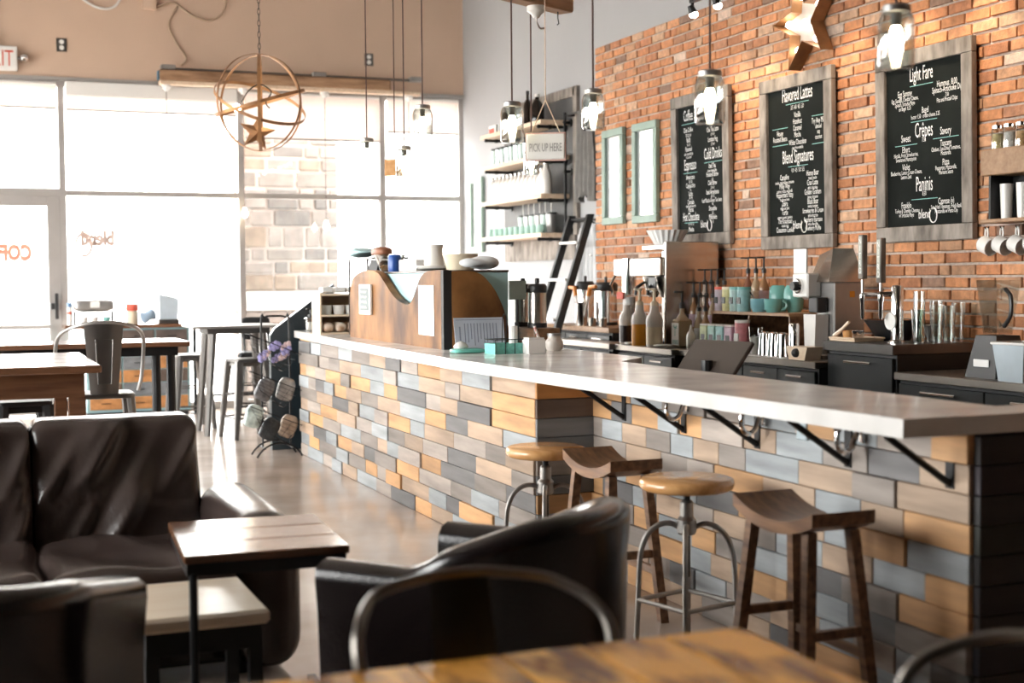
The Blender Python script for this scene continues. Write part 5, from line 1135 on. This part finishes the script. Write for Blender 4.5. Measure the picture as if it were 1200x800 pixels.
airpot('airpot', 'left steel flask with a black pump lid on the bar tray', (3.40, 8.30, ZT + .13), .30, .055, m_steel, 'flasks on the bar tray'); airpot('airpot', 'right steel flask with a black pump lid on the bar tray', (3.40, 8.06, ZT + .13), .30, .06, m_steel, 'flasks on the bar tray')
t = thing('customer_screen', 'small grey-green display on a stalk behind the pastry case', 'display', (3.25, 8.03, ZT)); part(t, 'panel', MB().box(-.06, .06, -.008, .008, .31, .43, .004), mat('green_grey_screen', (.17, .2, .17), .25)); part(t, 'stalk', MB().cyl((0, .0, .01), (0, 0, .31), .01, n=8), m_dark); part(t, 'foot', MB().lathe([(.04, 0), (.04, .01), (0, .012)], n=16), m_dark)

# ================================================================ BEHIND THE BAR
t = thing('work_counter', 'black under-bar work counter behind the near end of the bar', 'counter', (3.5, 5.2, 0)); part(t, 'carcass', MB().box(-.26, .24, -1.5, 1.16, .08, .82), m_blackp); part(t, 'worktop', MB().box(-.26, .26, -1.52, 1.18, .82, .85, .004), m_steel)
for k in range(4): part(t, 'door', MB().box(.24, .255, -1.45 + .65 * k, -.84 + .65 * k, .12, .80), m_dark)
t = thing('till_screen', 'dark brown slanted till screen seen from behind the bar', 'till', (3.58, 6.22, .85)); part(t, 'screen', MB().box(-.21, .24, -.012, .012, .0, .215, .006, M=Matrix.Translation((0, 0, .15)) @ Matrix.Rotation(PI / 2 + .2, 4, 'Z') @ Matrix.Rotation(.7, 4, 'X')), mat('bronze_plastic', (.055, .042, .035), .5, var=.1)); part(t, 'stand', MB().cyl((0, 0, .01), (0, 0, .22), .03, n=10), m_dark); part(t, 'foot', MB().box(-.12, .12, -.15, .15, 0, .012), m_dark)
m_bdoor = mat('black_door', (.007, .0085, .009), .4, spec=.3)
def back_unit(label, x0, x1, y0, y1, zt, mt, doors, top_t=.045):
    t = thing('back_counter', label, 'counter', ((x0 + x1) / 2, (y0 + y1) / 2, 0)); cx, cy_ = t.location.x, t.location.y
    part(t, 'carcass', MB().box(x0 - cx + .04, x1 - cx, y0 - cy_ + .01, y1 - cy_ - .01, .08, zt - top_t), m_blackp); part(t, 'worktop', MB().box(x0 - cx, x1 - cx, y0 - cy_, y1 - cy_, zt - top_t, zt, .004), mt)
    part(t, 'plinth', MB().box(x0 - cx + .07, x1 - cx, y0 - cy_ + .02, y1 - cy_ - .02, 0, .08), m_blackp)
    wd = (y1 - y0 - .04) / doors
    for k in range(doors):
        d_ = part(t, 'door', MB().box(x0 - cx + .015, x0 - cx + .038, y0 - cy_ + .02 + wd * k + .004, y0 - cy_ + .02 + wd * (k + 1) - .004, .1, zt - top_t - .02, .004), m_bdoor)
        part(d_, 'handle', MB().cyl((x0 - cx + .0, y0 - cy_ + .02 + wd * (k + .3), zt - top_t - .06), (x0 - cx + .0, y0 - cy_ + .02 + wd * (k + .7), zt - top_t - .06), .008, n=6).cyl((x0 - cx, y0 - cy_ + .02 + wd * (k + .5), zt - top_t - .06), (x0 - cx + .02, y0 - cy_ + .02 + wd * (k + .5), zt - top_t - .06), .006, n=6), m_chrome)
    return t
back_unit('tall brown-topped back counter carrying the coffee flasks', 5.12, 5.62, 10.56, 12.0, 1.075, m_shelfend, 3)
back_unit('low steel shelf counter in front of the coffee flasks', 4.86, 5.11, 10.02, 11.2, .968, m_work, 2)
back_unit('steel-topped counter under the coffee brewer and sauce bottles', 4.90, 5.62, 9.04, 10.0, .965, m_work, 2)
back_unit('steel-topped counter under the grinder and tins', 4.95, 5.62, 7.25, 9.02, .965, m_work, 4)
back_unit('taller black keg cooler carrying the beer tap', 5.0, 5.62, 6.54, 7.23, 1.10, m_gun, 1, .06)
back_unit('long steel counter under the blender at the right edge', 5.0, 5.62, 3.6, 6.53, .945, m_work, 4)
part(bpy.data.objects['back_counter.003'], 'sticker', MB().box(-.335, -.333, .29, .40, .72, .82), mat('blue_sticker', (.5, .62, .72), .6))
ZA = 1.075
airpot('airpot', 'tall chrome coffee flask nearest the ladder', (5.475, 11.80, ZA), .43, .085, m_chrome, 'coffee flasks'); airpot('airpot', 'wide chrome coffee flask behind the spatula jug', (5.42, 11.24, ZA), .42, .105, m_chrome, 'coffee flasks')
t = thing('steel_jug', 'steel milk jug holding orange-handled spatulas', 'jug', (5.20, 11.28, ZA)); part(t, 'body', MB().lathe([(0, 0), (.062, 0), (.06, .19), (.066, .21), (.058, .2), (.055, .01), (0, .01)], n=20), m_chrome); part(t, 'handle', MB().tube(arc((0, .07, .1), .05, -PI / 2, PI / 2, 8, 'x'), .008, 6), m_chrome)
for (dy, tp, lb) in ((.02, (.0, .16, .36), 'spatula with an orange handle leaning left in the steel jug'), (-.02, (.0, -.17, .37), 'spatula with an orange handle leaning right in the steel jug')):
    t = thing('spatula', lb, 'spatula', (5.20, 11.28 + dy, ZA + .015), 0, 'spatulas in the jug'); p = Vector(tp); part(t, 'blade', MB().cyl((0, 0, 0), p * .72, .013, n=8), m_frost); part(t, 'handle', MB().tube([p * .70, p * .9, p + Vector((0, tp[1] * .6, -.03))], [.022, .02, .016], 8), m_orange)
for k, y in enumerate((11.02, 10.80)): solo('shot_glass', MB().lathe([(0, 0), (.032, 0), (.036, .075), (.032, .075), (.028, .008), (0, .008)], n=16), m_steel, '%s little steel cup beside the coffee brewer' % ('left' if k == 0 else 'right'), 'cup', (5.18, y, ZA), group='little steel cups')
# coffee brewer
t = thing('coffee_brewer', 'steel twin coffee brewer against the brick wall', 'coffee brewer', (5.28, 9.98, .965))
part(t, 'column', MB().box(.04, .30, -.45, .0, 0, .76, .008), m_steel); part(t, 'side_panel', MB().box(-.18, .30, -.48, -.452, 0, .82, .006), m_steel)
part(t, 'head', MB().box(-.22, .10, -.448, .0, .55, .70, .01), m_steel); part(t, 'top_tray', MB().box(-.14, .30, -.448, .0, .76, .80, .006), m_steel); part(t, 'drip_tray', MB().box(-.17, .04, -.44, .0, 0, .04, .005), m_dark)
for y in (-.33, -.12):
    part(t, 'brew_basket', MB().lathe([(.035, .38), (.07, .46), (.085, .55)], (-.1, y, 0), 18), m_steel); part(t, 'basket_handle', MB().tube([(-.18, y, .50), (-.25, y, .46), (-.26, y, .40)], .013, 7), m_dark)
part(t, 'control_plate', MB().box(-.226, -.22, -.40, -.28, .42, .54), m_dark)
t = thing('hot_water_tower', 'white and steel hot water tower left of the coffee brewer', 'water tower', (5.20, 10.33, .965))
for n_, (r, z0, z1, m) in {'body': (.055, 0, .38, m_porc), 'upper_body': (.06, .40, .70, m_chrome)}.items(): part(t, n_, MB().lathe([(0, z0), (r, z0), (r, z1), (0, z1)], n=20), m)
part(t, 'side_arm', MB().box(-.02, .05, -.28, .26, .55, .70, .008), m_porc); part(t, 'tap', MB().tube([(-.05, .16, .56), (-.09, .17, .48), (-.07, .17, .40)], .014, 7), m_chrome); part(t, 'red_tag', MB().box(-.075, -.06, -.03, .09, .36, .42, .004), m_redl)
t = thing('paper_filters', 'fluted white paper coffee filters stacked on the brewer', 'coffee filters', (5.30, 9.84, 1.766))
v_ = []; nn = 40
for k, (r, z) in enumerate(((.10, 0), (.165, .12), (.158, .12), (.092, .01))):
    for i in range(nn): a = 2 * PI * i / nn; rr = r * (1 + (.04 if i % 2 else -.04) * (1 if k in (1, 2) else .4)); v_.append((rr * math.cos(a), rr * math.sin(a), z))
f = [(k * nn + i, k * nn + (i + 1) % nn, (k + 1) * nn + (i + 1) % nn, (k + 1) * nn + i) for k in range(3) for i in range(nn)] + [tuple(range(nn))[::-1], tuple(range(3 * nn, 4 * nn))]; part(t, 'filter_stack', MB().add(v_, f), m_paper, False)
# sauce jugs
for k, (y, ms, pump, lb) in enumerate(((10.0 - .06, m_choc, False, 'chocolate sauce jug without a pump'), (9.72, m_amber, True, 'orange caramel sauce jug with a cream pump'), (9.47, m_cream, True, 'white sauce jug with a cream pump'))):
    t = thing('sauce_jug', lb, 'sauce bottle', (4.985, y, .965), 0, 'sauce jugs'); part(t, 'body', MB().lathe([(0, 0), (.062, 0), (.064, .015), (.064, .17)], n=20), m_frost if k != 1 else m_amber)
    part(t, 'shoulder', MB().lathe([(.066, .17), (.068, .20), (.060, .235), (.036, .27), (.033, .32), (0, .32)], n=20), m_frost); part(t, 'label', MB().lathe([(.0652, .02), (.0652, .155)], n=20), ms)
    if pump: part(t, 'pump', MB().lathe([(.034, .32), (.03, .345), (.012, .36), (.012, .43), (.02, .435), (.02, .455), (0, .457)], n=14).box(-.05, 0, -.011, .011, .44, .455, .003), m_cream)
for k, y in enumerate((9.86, 9.56 - .17)): solo('bar_towel', MB().pillow(0, 0, .0125, .14, .10, .024, .5, 24, 8), m_paper, '%s folded white towel in front of the sauce jugs' % ('left' if k == 0 else 'right'), 'towel', (4.985, 9.335, .965) if k else (4.99, 9.835, .965), group='towels by the sauces')
# syrup bottles in three tiers
t = thing('bottle_rack', 'stepped rack under the syrup bottles', 'rack', (5.30, 9.26, .965)); part(t, 'step', MB().box(-.048, .048, -.2, .2, 0, .10), m_walnut); part(t, 'step', MB().box(.05, .148, -.2, .2, 0, .20), m_walnut)
def syrup(loc, lb, lab):
    t = thing('syrup_bottle', lb, 'syrup bottle', loc, 0, 'syrup pump bottles'); part(t, 'body', MB().lathe([(0, 0), (.036, 0), (.038, .01), (.038, .17), (.03, .2), (.014, .24), (.014, .28), (0, .28)], n=14), lab[0]); part(t, 'label', MB().lathe([(.0385, .05), (.0385, .15)], n=14), lab[1])
    part(t, 'pump', MB().lathe([(.018, .28), (.018, .31), (.007, .32), (.007, .40), (0, .40)], n=10).box(-.065, .01, -.007, .007, .39, .402, .002), m_dark)
m_sy = [mat('syrup_glass_%d' % k, c, .12, var=.05) for k, c in enumerate(((.40, .30, .2), (.3, .16, .08), (.55, .48, .42), (.2, .09, .06)))]
m_lb = [mat('syrup_label_%d' % k, c, .6, var=.15, scale=40) for k, c in enumerate(((.7, .68, .7), (.55, .42, .5), (.66, .6, .5)))]
for tier, (x, z, ys, nm) in enumerate(((5.205, .9655, (9.16, 9.06), 'front'), (5.30, 1.0656, (9.41, 9.31, 9.21, 9.11), 'middle'), (5.40, 1.1656, (9.41, 9.31, 9.21, 9.11), 'back'), (5.53, 1.2506, (8.98, 8.87, 8.76), 'riser'))):
    for k, y in enumerate(ys): syrup((x, y, z), '%s syrup bottle from the left in the %s row, with a black pump' % (ORD[k], nm), (m_sy[(k + tier) % 4], m_lb[(k * 2 + tier) % 3]))
t = thing('liquor_bottle', 'square bottle with a big white palm tree label and a black pump', 'bottle', (5.12, 9.27, .965)); part(t, 'body', MB().box(-.06, .06, -.06, .06, 0, .22, .014), m_sy[0]); lb_ = part(t, 'label', MB().box(-.062, -.060, -.055, .055, .02, .19), m_paper); part(t, 'neck', MB().lathe([(.05, .22), (.02, .26), (.018, .30), (0, .30)], n=14), m_sy[0]); part(t, 'pump', MB().lathe([(.022, .30), (.022, .34), (.008, .35), (.008, .43), (0, .43)], n=10).box(-.07, .01, -.008, .008, .42, .434, .002), m_dark)
pm = MB().box(-.0625, -.062, -.003, .003, .09, .15)
for a in range(5): pm.box(-.0625, -.062, -.035, 0, .148, .153, M=Matrix.Translation((0, 0, 0)) @ Matrix.Translation((0, 0, .15)) @ Matrix.Rotation(-.9 + .45 * a + (PI if a > 2 else 0), 4, 'X') @ Matrix.Translation((0, 0, -.15)))
for a in range(8): pm.box(-.0625, -.062, -.05 + .0125 * a, -.044 + .0125 * a, .025, .06)
part(lb_, 'palm_print', pm, m_teal, False)
t = thing('squeeze_bottle', 'small white squeeze bottle beside the palm tree bottle', 'bottle', (5.08, 9.06, .965)); part(t, 'body', MB().lathe([(0, 0), (.035, 0), (.036, .1), (.028, .115), (0, .115)], n=16), m_porc); part(t, 'nozzle', MB().lathe([(.03, .115), (.014, .135), (.005, .18), (0, .18)], n=12), m_porc)
# riser shelf, tins, mugs
t = thing('riser_shelf', 'dark wooden riser box behind the tins', 'riser', (5.42, 8.47, .965)); part(t, 'top_board', MB().box(-.19, .17, -.50, .56, .265, .285), m_shelfend); part(t, 'back_board', MB().box(.15, .17, -.50, .56, 0, .265), m_walnut)
for y in (-.49, .03, .55): part(t, 'divider', MB().box(-.18, .15, y - .008, y + .008, 0, .265), m_walnut)
tin_c = [((.50, .56, .30), 'yellow-green'), ((.28, .52, .47), 'mint'), ((.24, .5, .5), 'teal'), ((.52, .36, .46), 'pink and teal'), ((.62, .22, .24), 'coral red')]
def tin(name, label, loc, r, h, c, sq, lidc, grp):
    t = thing(name, label, 'tin', loc, 0, grp); mm = mat('tin_' + label[:8].strip(), c, .4, var=.2, scale=30)
    part(t, 'body', MB().box(-r, r, -r, r, 0, h, .008) if sq else MB().lathe([(0, 0), (r, 0), (r, h), (0, h)], n=18), mm)
    part(t, 'lid', MB().box(-r * .96, r * .96, -r * .96, r * .96, h, h + .012, .004) if sq else MB().lathe([(r * 1.02, h), (r * 1.02, h + .02), (0, h + .02)], n=18), lidc)
    part(t, 'badge', MB().box(-r - .001, -r * .9, -r * .5, r * .5, h * .35, h * .65), m_dark if h < .2 else m_paper)
for k, (c, nm) in enumerate(tin_c): tin('tea_tin', '%s tin, %s from the left in the row on the steel counter' % (nm, ORD[k]), (5.155, 8.92 - .118 * k, .965), .055, .18 if k < 4 else .21, c, k < 4, m_porc, 'tins on the steel counter')
for k, (c, nm, lc) in enumerate((((.45, .38, .44), 'violet red-lidded', m_redl), ((.55, .52, .25), 'yellow', m_cream), ((.36, .52, .50), 'pale mint', m_teal), ((.24, .44, .45), 'teal', m_teal))): tin('tea_tin', '%s tin on the riser shelf, %s from the left' % (nm, ORD[k]), (5.295, 8.98 - .108 * k, 1.2505), .05, .16, c, False, lc, 'tins on the riser')
def mug_big(loc, lb, m, rz=0, flip=False):
    t = thing('coffee_mug', lb, 'mug', loc, rz, 'teal mugs on the riser'); pr = [(0, 0), (.045, 0), (.062, .03), (.066, .095), (.060, .095), (.055, .03), (.04, .008), (0, .008)]
    if flip: pr = [(r, .095 - z) for r, z in reversed(pr)]
    part(t, 'body', MB().lathe(pr, n=20), m); part(t, 'handle', MB().tube(arc((0, -.066, .05), .03, PI / 2, 3 * PI / 2, 8, 'x'), .008, 6), m)
mug_big((5.315, 8.48, 1.2505), 'pale blue mug with a spoon standing on the riser', mat('sky_glaze', (.2, .42, .48), .2)); mug_big((5.315, 8.30, 1.2505), 'teal mug with its handle turned to the bar on the riser', m_teal, PI / 4)
mug_big((5.46, 8.46, 1.346), 'upturned teal mug stacked on top at the left', m_teal, 2.5, True); mug_big((5.46, 8.27, 1.346), 'upturned teal mug stacked on top at the right', m_teal, 2.5, True)
for y in (8.46, 8.27): mug_big((5.48, y + .01, 1.2505), 'teal mug hidden below the %s upturned mug' % ('left' if y > 8.4 else 'right'), m_teal, PI)
solo('spoon', MB().tube([(0, 0, 0), (-.02, .05, .10), (-.03, .07, .13)], [.006, .005, .009], 6), m_chrome, 'steel spoon leaning in the pale blue mug', 'spoon', (5.315, 8.48, 1.262))
# steel and plastic cups
t = thing('plastic_cup', 'clear plastic cup half full on the steel counter', 'cup', (5.06, 8.12, .969)); part(t, 'cup', MB().lathe([(.035, 0), (.05, .19), (.048, .19)], n=18), m_clear); part(t, 'filling', MB().lathe([(0, .002), (.034, .002), (.043, .12), (0, .12)], n=16), m_frost)
for k, y in enumerate((8.015, 7.905, 7.795)): solo('steel_shaker', MB().lathe([(.05, 0), (.038, .15), (.02, .162), (0, .162)], n=20), m_chrome, '%s upturned steel shaker from the left beside the grinder' % ORD[k], 'shaker', (5.07, y, .969), group='steel shakers')
solo('steel_shaker', MB().lathe([(.036, 0), (.036, .21), (.03, .225), (0, .225)], n=20), m_chrome, 'tall narrow steel shaker next to the wooden knock box', 'shaker', (5.09, 7.69, .969))
solo('bar_mat', MB().box(-.11, .11, -.30, .22, 0, .003), m_paper, 'pale bar mat under the steel shakers', 'mat', (4.975 + .1, 7.93, .9655))
# grinder
t = thing('coffee_grinder', 'tall grey and white coffee grinder with a sloped hopper', 'coffee grinder', (5.30, 7.58, .965))
part(t, 'base', MB().box(-.16, .2, -.13, .14, 0, .03, .006), m_zinc); part(t, 'body', MB().box(-.06, .18, -.12, .08, .03, .50, .008), m_zinc)
hp = MB().prism([(-.12, .50), (.13, .50), (.13, .62), (.0, .73), (-.12, .56)], 'y', 0, 0) if False else MB().add([(-.10, -.12, .50), (.18, -.12, .50), (.18, .10, .50), (-.10, .10, .50), (-.02, -.05, .72), (.14, -.05, .72), (.14, .10, .68), (-.02, .10, .68)], [(0, 3, 2, 1), (4, 5, 6, 7), (0, 1, 5, 4), (1, 2, 6, 5), (2, 3, 7, 6), (3, 0, 4, 7)]); part(t, 'hopper', hp, m_steel, False)
part(t, 'front_head', MB().box(-.17, -.06, .02, .20, .40, .56, .01), m_porc); part(t, 'control_sheet', MB().box(-.165, -.155, .04, .19, .56, .72), m_paper)
part(t, 'dial', MB().lathe([(.05, 0), (.05, .02), (.04, .03), (0, .03)], n=20, M=Matrix.Translation((-.17, .11, .475)) @ Matrix.Rotation(-PI / 2, 4, 'Y')), m_chrome); part(t, 'dial_knob', MB().lathe([(.032, 0), (.028, .03), (0, .03)], n=16, M=Matrix.Translation((-.2, .11, .475)) @ Matrix.Rotation(-PI / 2, 4, 'Y')), m_dark)
part(t, 'dosing_spout', MB().box(-.15, -.07, -.06, .04, .30, .40, .006), m_dark); part(t, 'grounds_bin', MB().prism([(-.06, 0.03), (.05, 0.03), (.065, .29), (-.075, .29)], 'x', -.17, -.07), m_porc); part(t, 'warning_mark', MB().prism([(-.09, .56), (-.05, .56), (-.07, .6)], 'x', -.061, -.0605), m_redl); part(t, 'yellow_sticker', MB().box(.06, .1, -.1215, -.1205, .4, .44), m_amber)
t = thing('knock_box', 'wooden knock box with a black round handle below the grinder', 'knock box', (5.04, 7.50, .965)); part(t, 'box', MB().prism([(-.09, .0), (.09, .0), (.12, .085), (-.12, .085)], 'x', -.06, .06), m_oak); part(t, 'knob', MB().sph((-.065, 0, .045), .03, 14), m_dark)
# keg cooler top
t = thing('wooden_tray', 'wooden board of cups and scoops on the keg cooler', 'tray', (5.14, 7.08, 1.10)); part(t, 'board', MB().box(-.11, .11, -.13, .13, 0, .015, .004), m_oak); part(t, 'rim', MB().tube([(-.11, -.13, .02), (.11, -.13, .02), (.11, .13, .02), (-.11, .13, .02)], .007, 5, True), m_oak)
for k, y in enumerate((7.14, 7.04)): solo('condiment_cup', MB().lathe([(0, 0), (.03, 0), (.038, .05), (.034, .05), (.026, .008), (0, .008)], n=16), m_chrome if k else m_honey, 'small %s cup on the wooden board' % ('steel' if k else 'amber'), 'cup', (5.12, y, 1.115))
solo('wooden_scoop', MB().tube([(0, .06, 0), (0, -.03, .05), (0, -.09, .09)], [.016, .011, .010], 8), m_oak, 'wooden scoop handle slanting over the board', 'scoop', (5.07, 7.15, 1.13))
t = thing('black_pan', 'black bowl of copper colour behind the tap', 'bowl', (5.40, 7.05, 1.10)); part(t, 'bowl', MB().lathe([(0, 0), (.10, 0), (.19, .13), (.18, .13), (.09, .01), (0, .01)], n=24), m_dark); part(t, 'lining', MB().lathe([(0, .03), (.11, .04), (.172, .125), (.168, .125), (.1, .045), (0, .036)], n=24), mat('copper', (.4, .19, .09), .25, .9))
t = thing('beer_tap', 'steel draught tower with two NITRO tap handles', 'beer tap', (5.20, 6.76, 1.10)); part(t, 'tower', MB().lathe([(.06, 0), (.06, .012), (.038, .02), (.036, .33), (.03, .345), (0, .35)], n=20), m_chrome); part(t, 'cross_arm', MB().cyl((-.03, .03, .29), (-.06, .24, .29), .014, n=10).cyl((0, 0, .30), (-.10, .04, .30), .014, n=10), m_chrome)
part(t, 'badge', MB().lathe([(.052, 0), (.052, .01), (0, .011)], n=24, M=Matrix.Translation((-.036, .01, .13)) @ Matrix.Rotation(-PI / 2, 4, 'Y')), m_porc)
for (dy, z0) in ((.045, .36), (.225, .385)):
    fct = part(t, 'faucet', MB().lathe([(.008, -.14), (.013, -.12), (.014, -.04), (.02, -.02), (.02, .01), (.01, .02), (.012, .10)], (-.085, dy, .28), 12), m_chrome); hd = part(t, 'tap_handle', MB().box(-.105, -.065, dy - .022, dy + .022, z0, z0 + .27, .004), m_barn)
    part(hd, 'name_strip', MB().box(-.1062, -.105, dy - .015, dy + .015, z0 + .03, z0 + .26), mat('pale_strip', (.45, .46, .4), .6)); tx = MB()
    for k, chh in enumerate('NITRO'): write(tx, chh, 0, 0, .05, lambda u, v, k=k: (-.107, dy - u, z0 + .215 - k * .045 + v), .8)
    part(hd, 'lettering', tx, m_paper, False)
solo('funnel', MB().lathe([(.012, 0), (.014, .03), (.06, .10), (.056, .10), (.01, .035)], n=18), m_zinc, 'grey funnel hanging behind the draught tower', 'funnel', (5.46, 6.79, 1.10))
gl = [(5.30, 6.66, .30, .030, 'tall clear carafe right behind the draught tower')] + [(5.32 + .09 * (k % 3), 6.60 - .0 * k + .005 * k, .21 + .02 * (k % 2), .038, None) for k in range(0)]
gspots = [(5.36, 6.60, .23), (5.45, 6.60, .22), (5.53, 6.61, .24), (5.32, 6.72, .2), (5.44, 6.70, .25), (5.54, 6.71, .22)]
t = thing('glass_carafe', 'tall clear carafe right beside the draught tower', 'carafe', (5.25, 6.62, 1.10)); part(t, 'glass', MB().lathe([(0, 0), (.034, 0), (.034, .31), (.031, .31), (.031, .01), (0, .01)], n=18), m_clear); part(t, 'water', MB().lathe([(0, .012), (.029, .012), (.029, .20), (0, .20)], n=16), glass('green_water', (.55, .66, .6), .1))
for k, (x, y, h) in enumerate(gspots):
    solo('drinking_glass', MB().lathe([(0, 0), (.030, 0), (.042, h), (.039, h), (.027, .012), (0, .012)], n=18), m_clear, '%s clear glass from the left in the %s row on the keg cooler' % (ORD[k % 3], 'front' if k < 3 else 'back'), 'glass', (x, y, 1.10), group='clear glasses on the keg cooler')
# blender and bin
t = thing('blender', 'bar blender with a clear square jug on a black base', 'blender', (5.22, 5.92, .945)); part(t, 'base', MB().add([(-.12, -.12, 0), (.12, -.12, 0), (.12, .12, 0), (-.12, .12, 0), (-.08, -.08, .23), (.08, -.08, .23), (.08, .08, .23), (-.08, .08, .23)], [(0, 3, 2, 1), (4, 5, 6, 7), (0, 1, 5, 4), (1, 2, 6, 5), (2, 3, 7, 6), (3, 0, 4, 7)]), m_dark, False)
jg = MB().lathe([(.075, .235), (.115, .53), (.11, .53), (.07, .245)], n=4, M=Matrix.Rotation(PI / 4, 4, 'Z')); part(t, 'jug', jg, m_clear, False); part(t, 'handle', MB().tube(catmull([(-.02, -.08, .48), (-.03, -.13, .44), (-.03, -.13, .34), (-.02, -.07, .28)], 4), .012, 7), m_dark); part(t, 'blade', MB().box(-.03, .03, -.006, .006, .25, .262), m_chrome); part(t, 'label_plate', MB().box(-.115, -.108, -.06, .06, .06, .10, .002), m_paper)
t = thing('ice_bin', 'pale blue-grey plastic bin at the right edge of the steel counter', 'bin', (5.12, 5.62, .945)); part(t, 'tub', MB().add([(-.08, -.09, 0), (.08, -.09, 0), (.08, .09, 0), (-.08, .09, 0), (-.1, -.115, .20), (.1, -.115, .20), (.1, .115, .20), (-.1, .115, .20)], [(0, 3, 2, 1), (4, 5, 6, 7), (0, 1, 5, 4), (1, 2, 6, 5), (2, 3, 7, 6), (3, 0, 4, 7)]), mat('blue_grey_plastic', (.40, .46, .50), .4), False); part(t, 'rim', MB().tube([(-.102, -.117, .2), (.102, -.117, .2), (.102, .117, .2), (-.102, .117, .2)], .008, 6, True), m_porc)
# wall shelf with jars and hanging mugs
t = thing('wall_shelf', 'brown wooden wall shelf with black cubbies at the right edge', 'shelf', (XB, 5.9, 1.8)); part(t, 'top_box', MB().box(-.2, -.003, -.6, .44, .27, .42, .006), m_shelfend); part(t, 'lower_board', MB().box(-.2, -.003, -.6, .44, 0, .022, .004), m_shelfend); part(t, 'cubby_back', MB().box(-.02, -.003, -.58, .40, .022, .27), m_blackp)
for y in (-.58, -.1, .38): part(t, 'divider', MB().box(-.18, -.02, y - .008, y + .008, .022, .27), m_blackp)
for k in range(8): part(t, 'hook', MB().tube(arc((-.12, .47 - .125 * k - .0, -.015), .015, PI, 2 * PI, 6, 'y'), .003, 5), m_blackmet)
ing = [(.60, .48, .22), (.72, .70, .68), (.62, .36, .16), (.74, .72, .7), (.5, .3, .15), (.7, .66, .6)]
for k in range(6):
    t = thing('storage_jar', '%s glass storage jar from the left on the brown wall shelf' % ORD[k], 'jar', (XB - .11, 6.29 - .095 * k, 2.22), 0, 'jars on the wall shelf'); part(t, 'glass', MB().lathe([(0, 0), (.038, 0), (.040, .01), (.040, .115), (.034, .125)], n=16), m_clear); part(t, 'filling', MB().lathe([(0, .004), (.036, .004), (.036, .09), (0, .095)], n=14), mat('jar_filling_%d' % k, ing[k], .7, var=.25, scale=60)); part(t, 'lid', MB().lathe([(.037, .122), (.037, .14), (0, .142)], n=16), m_chrome)
for k in range(4): solo('paper_cup', MB().lathe([(0, 0), (.03, 0), (.038, .2), (0, .2)], n=16), m_porc, '%s white cup stack from the left inside the black cubbies' % ORD[k], 'cup', (XB - .11, 6.22 - .13 * k, 1.822), group='cups in the cubbies')
for k in range(7):
    y = 6.37 - .125 * k; t = thing('hanging_mug', '%s white mug from the left hanging under the brown wall shelf' % ORD[k], 'mug', (XB - .12, y, 1.79), 0, 'white mugs hanging under the shelf')
    Mx = Matrix.Translation((0, .0, -.115)) @ Matrix.Rotation(math.radians(100), 4, 'Y') @ Matrix.Rotation(.5, 4, 'X')
    part(t, 'body', MB().lathe([(0, -.05), (.035, -.05), (.05, -.03), (.052, .045), (.048, .045), (.044, -.028), (0, -.04)], n=18, M=Matrix.Translation((0, 0, -.115)) @ Matrix.Rotation(1.9, 4, 'X')), m_porc); part(t, 'handle', MB().tube([(0, .012 * math.sin(a), -.048 + .032 * math.cos(a)) for a in [j * PI / 6 for j in range(12)]], .006, 6, True), m_porc)
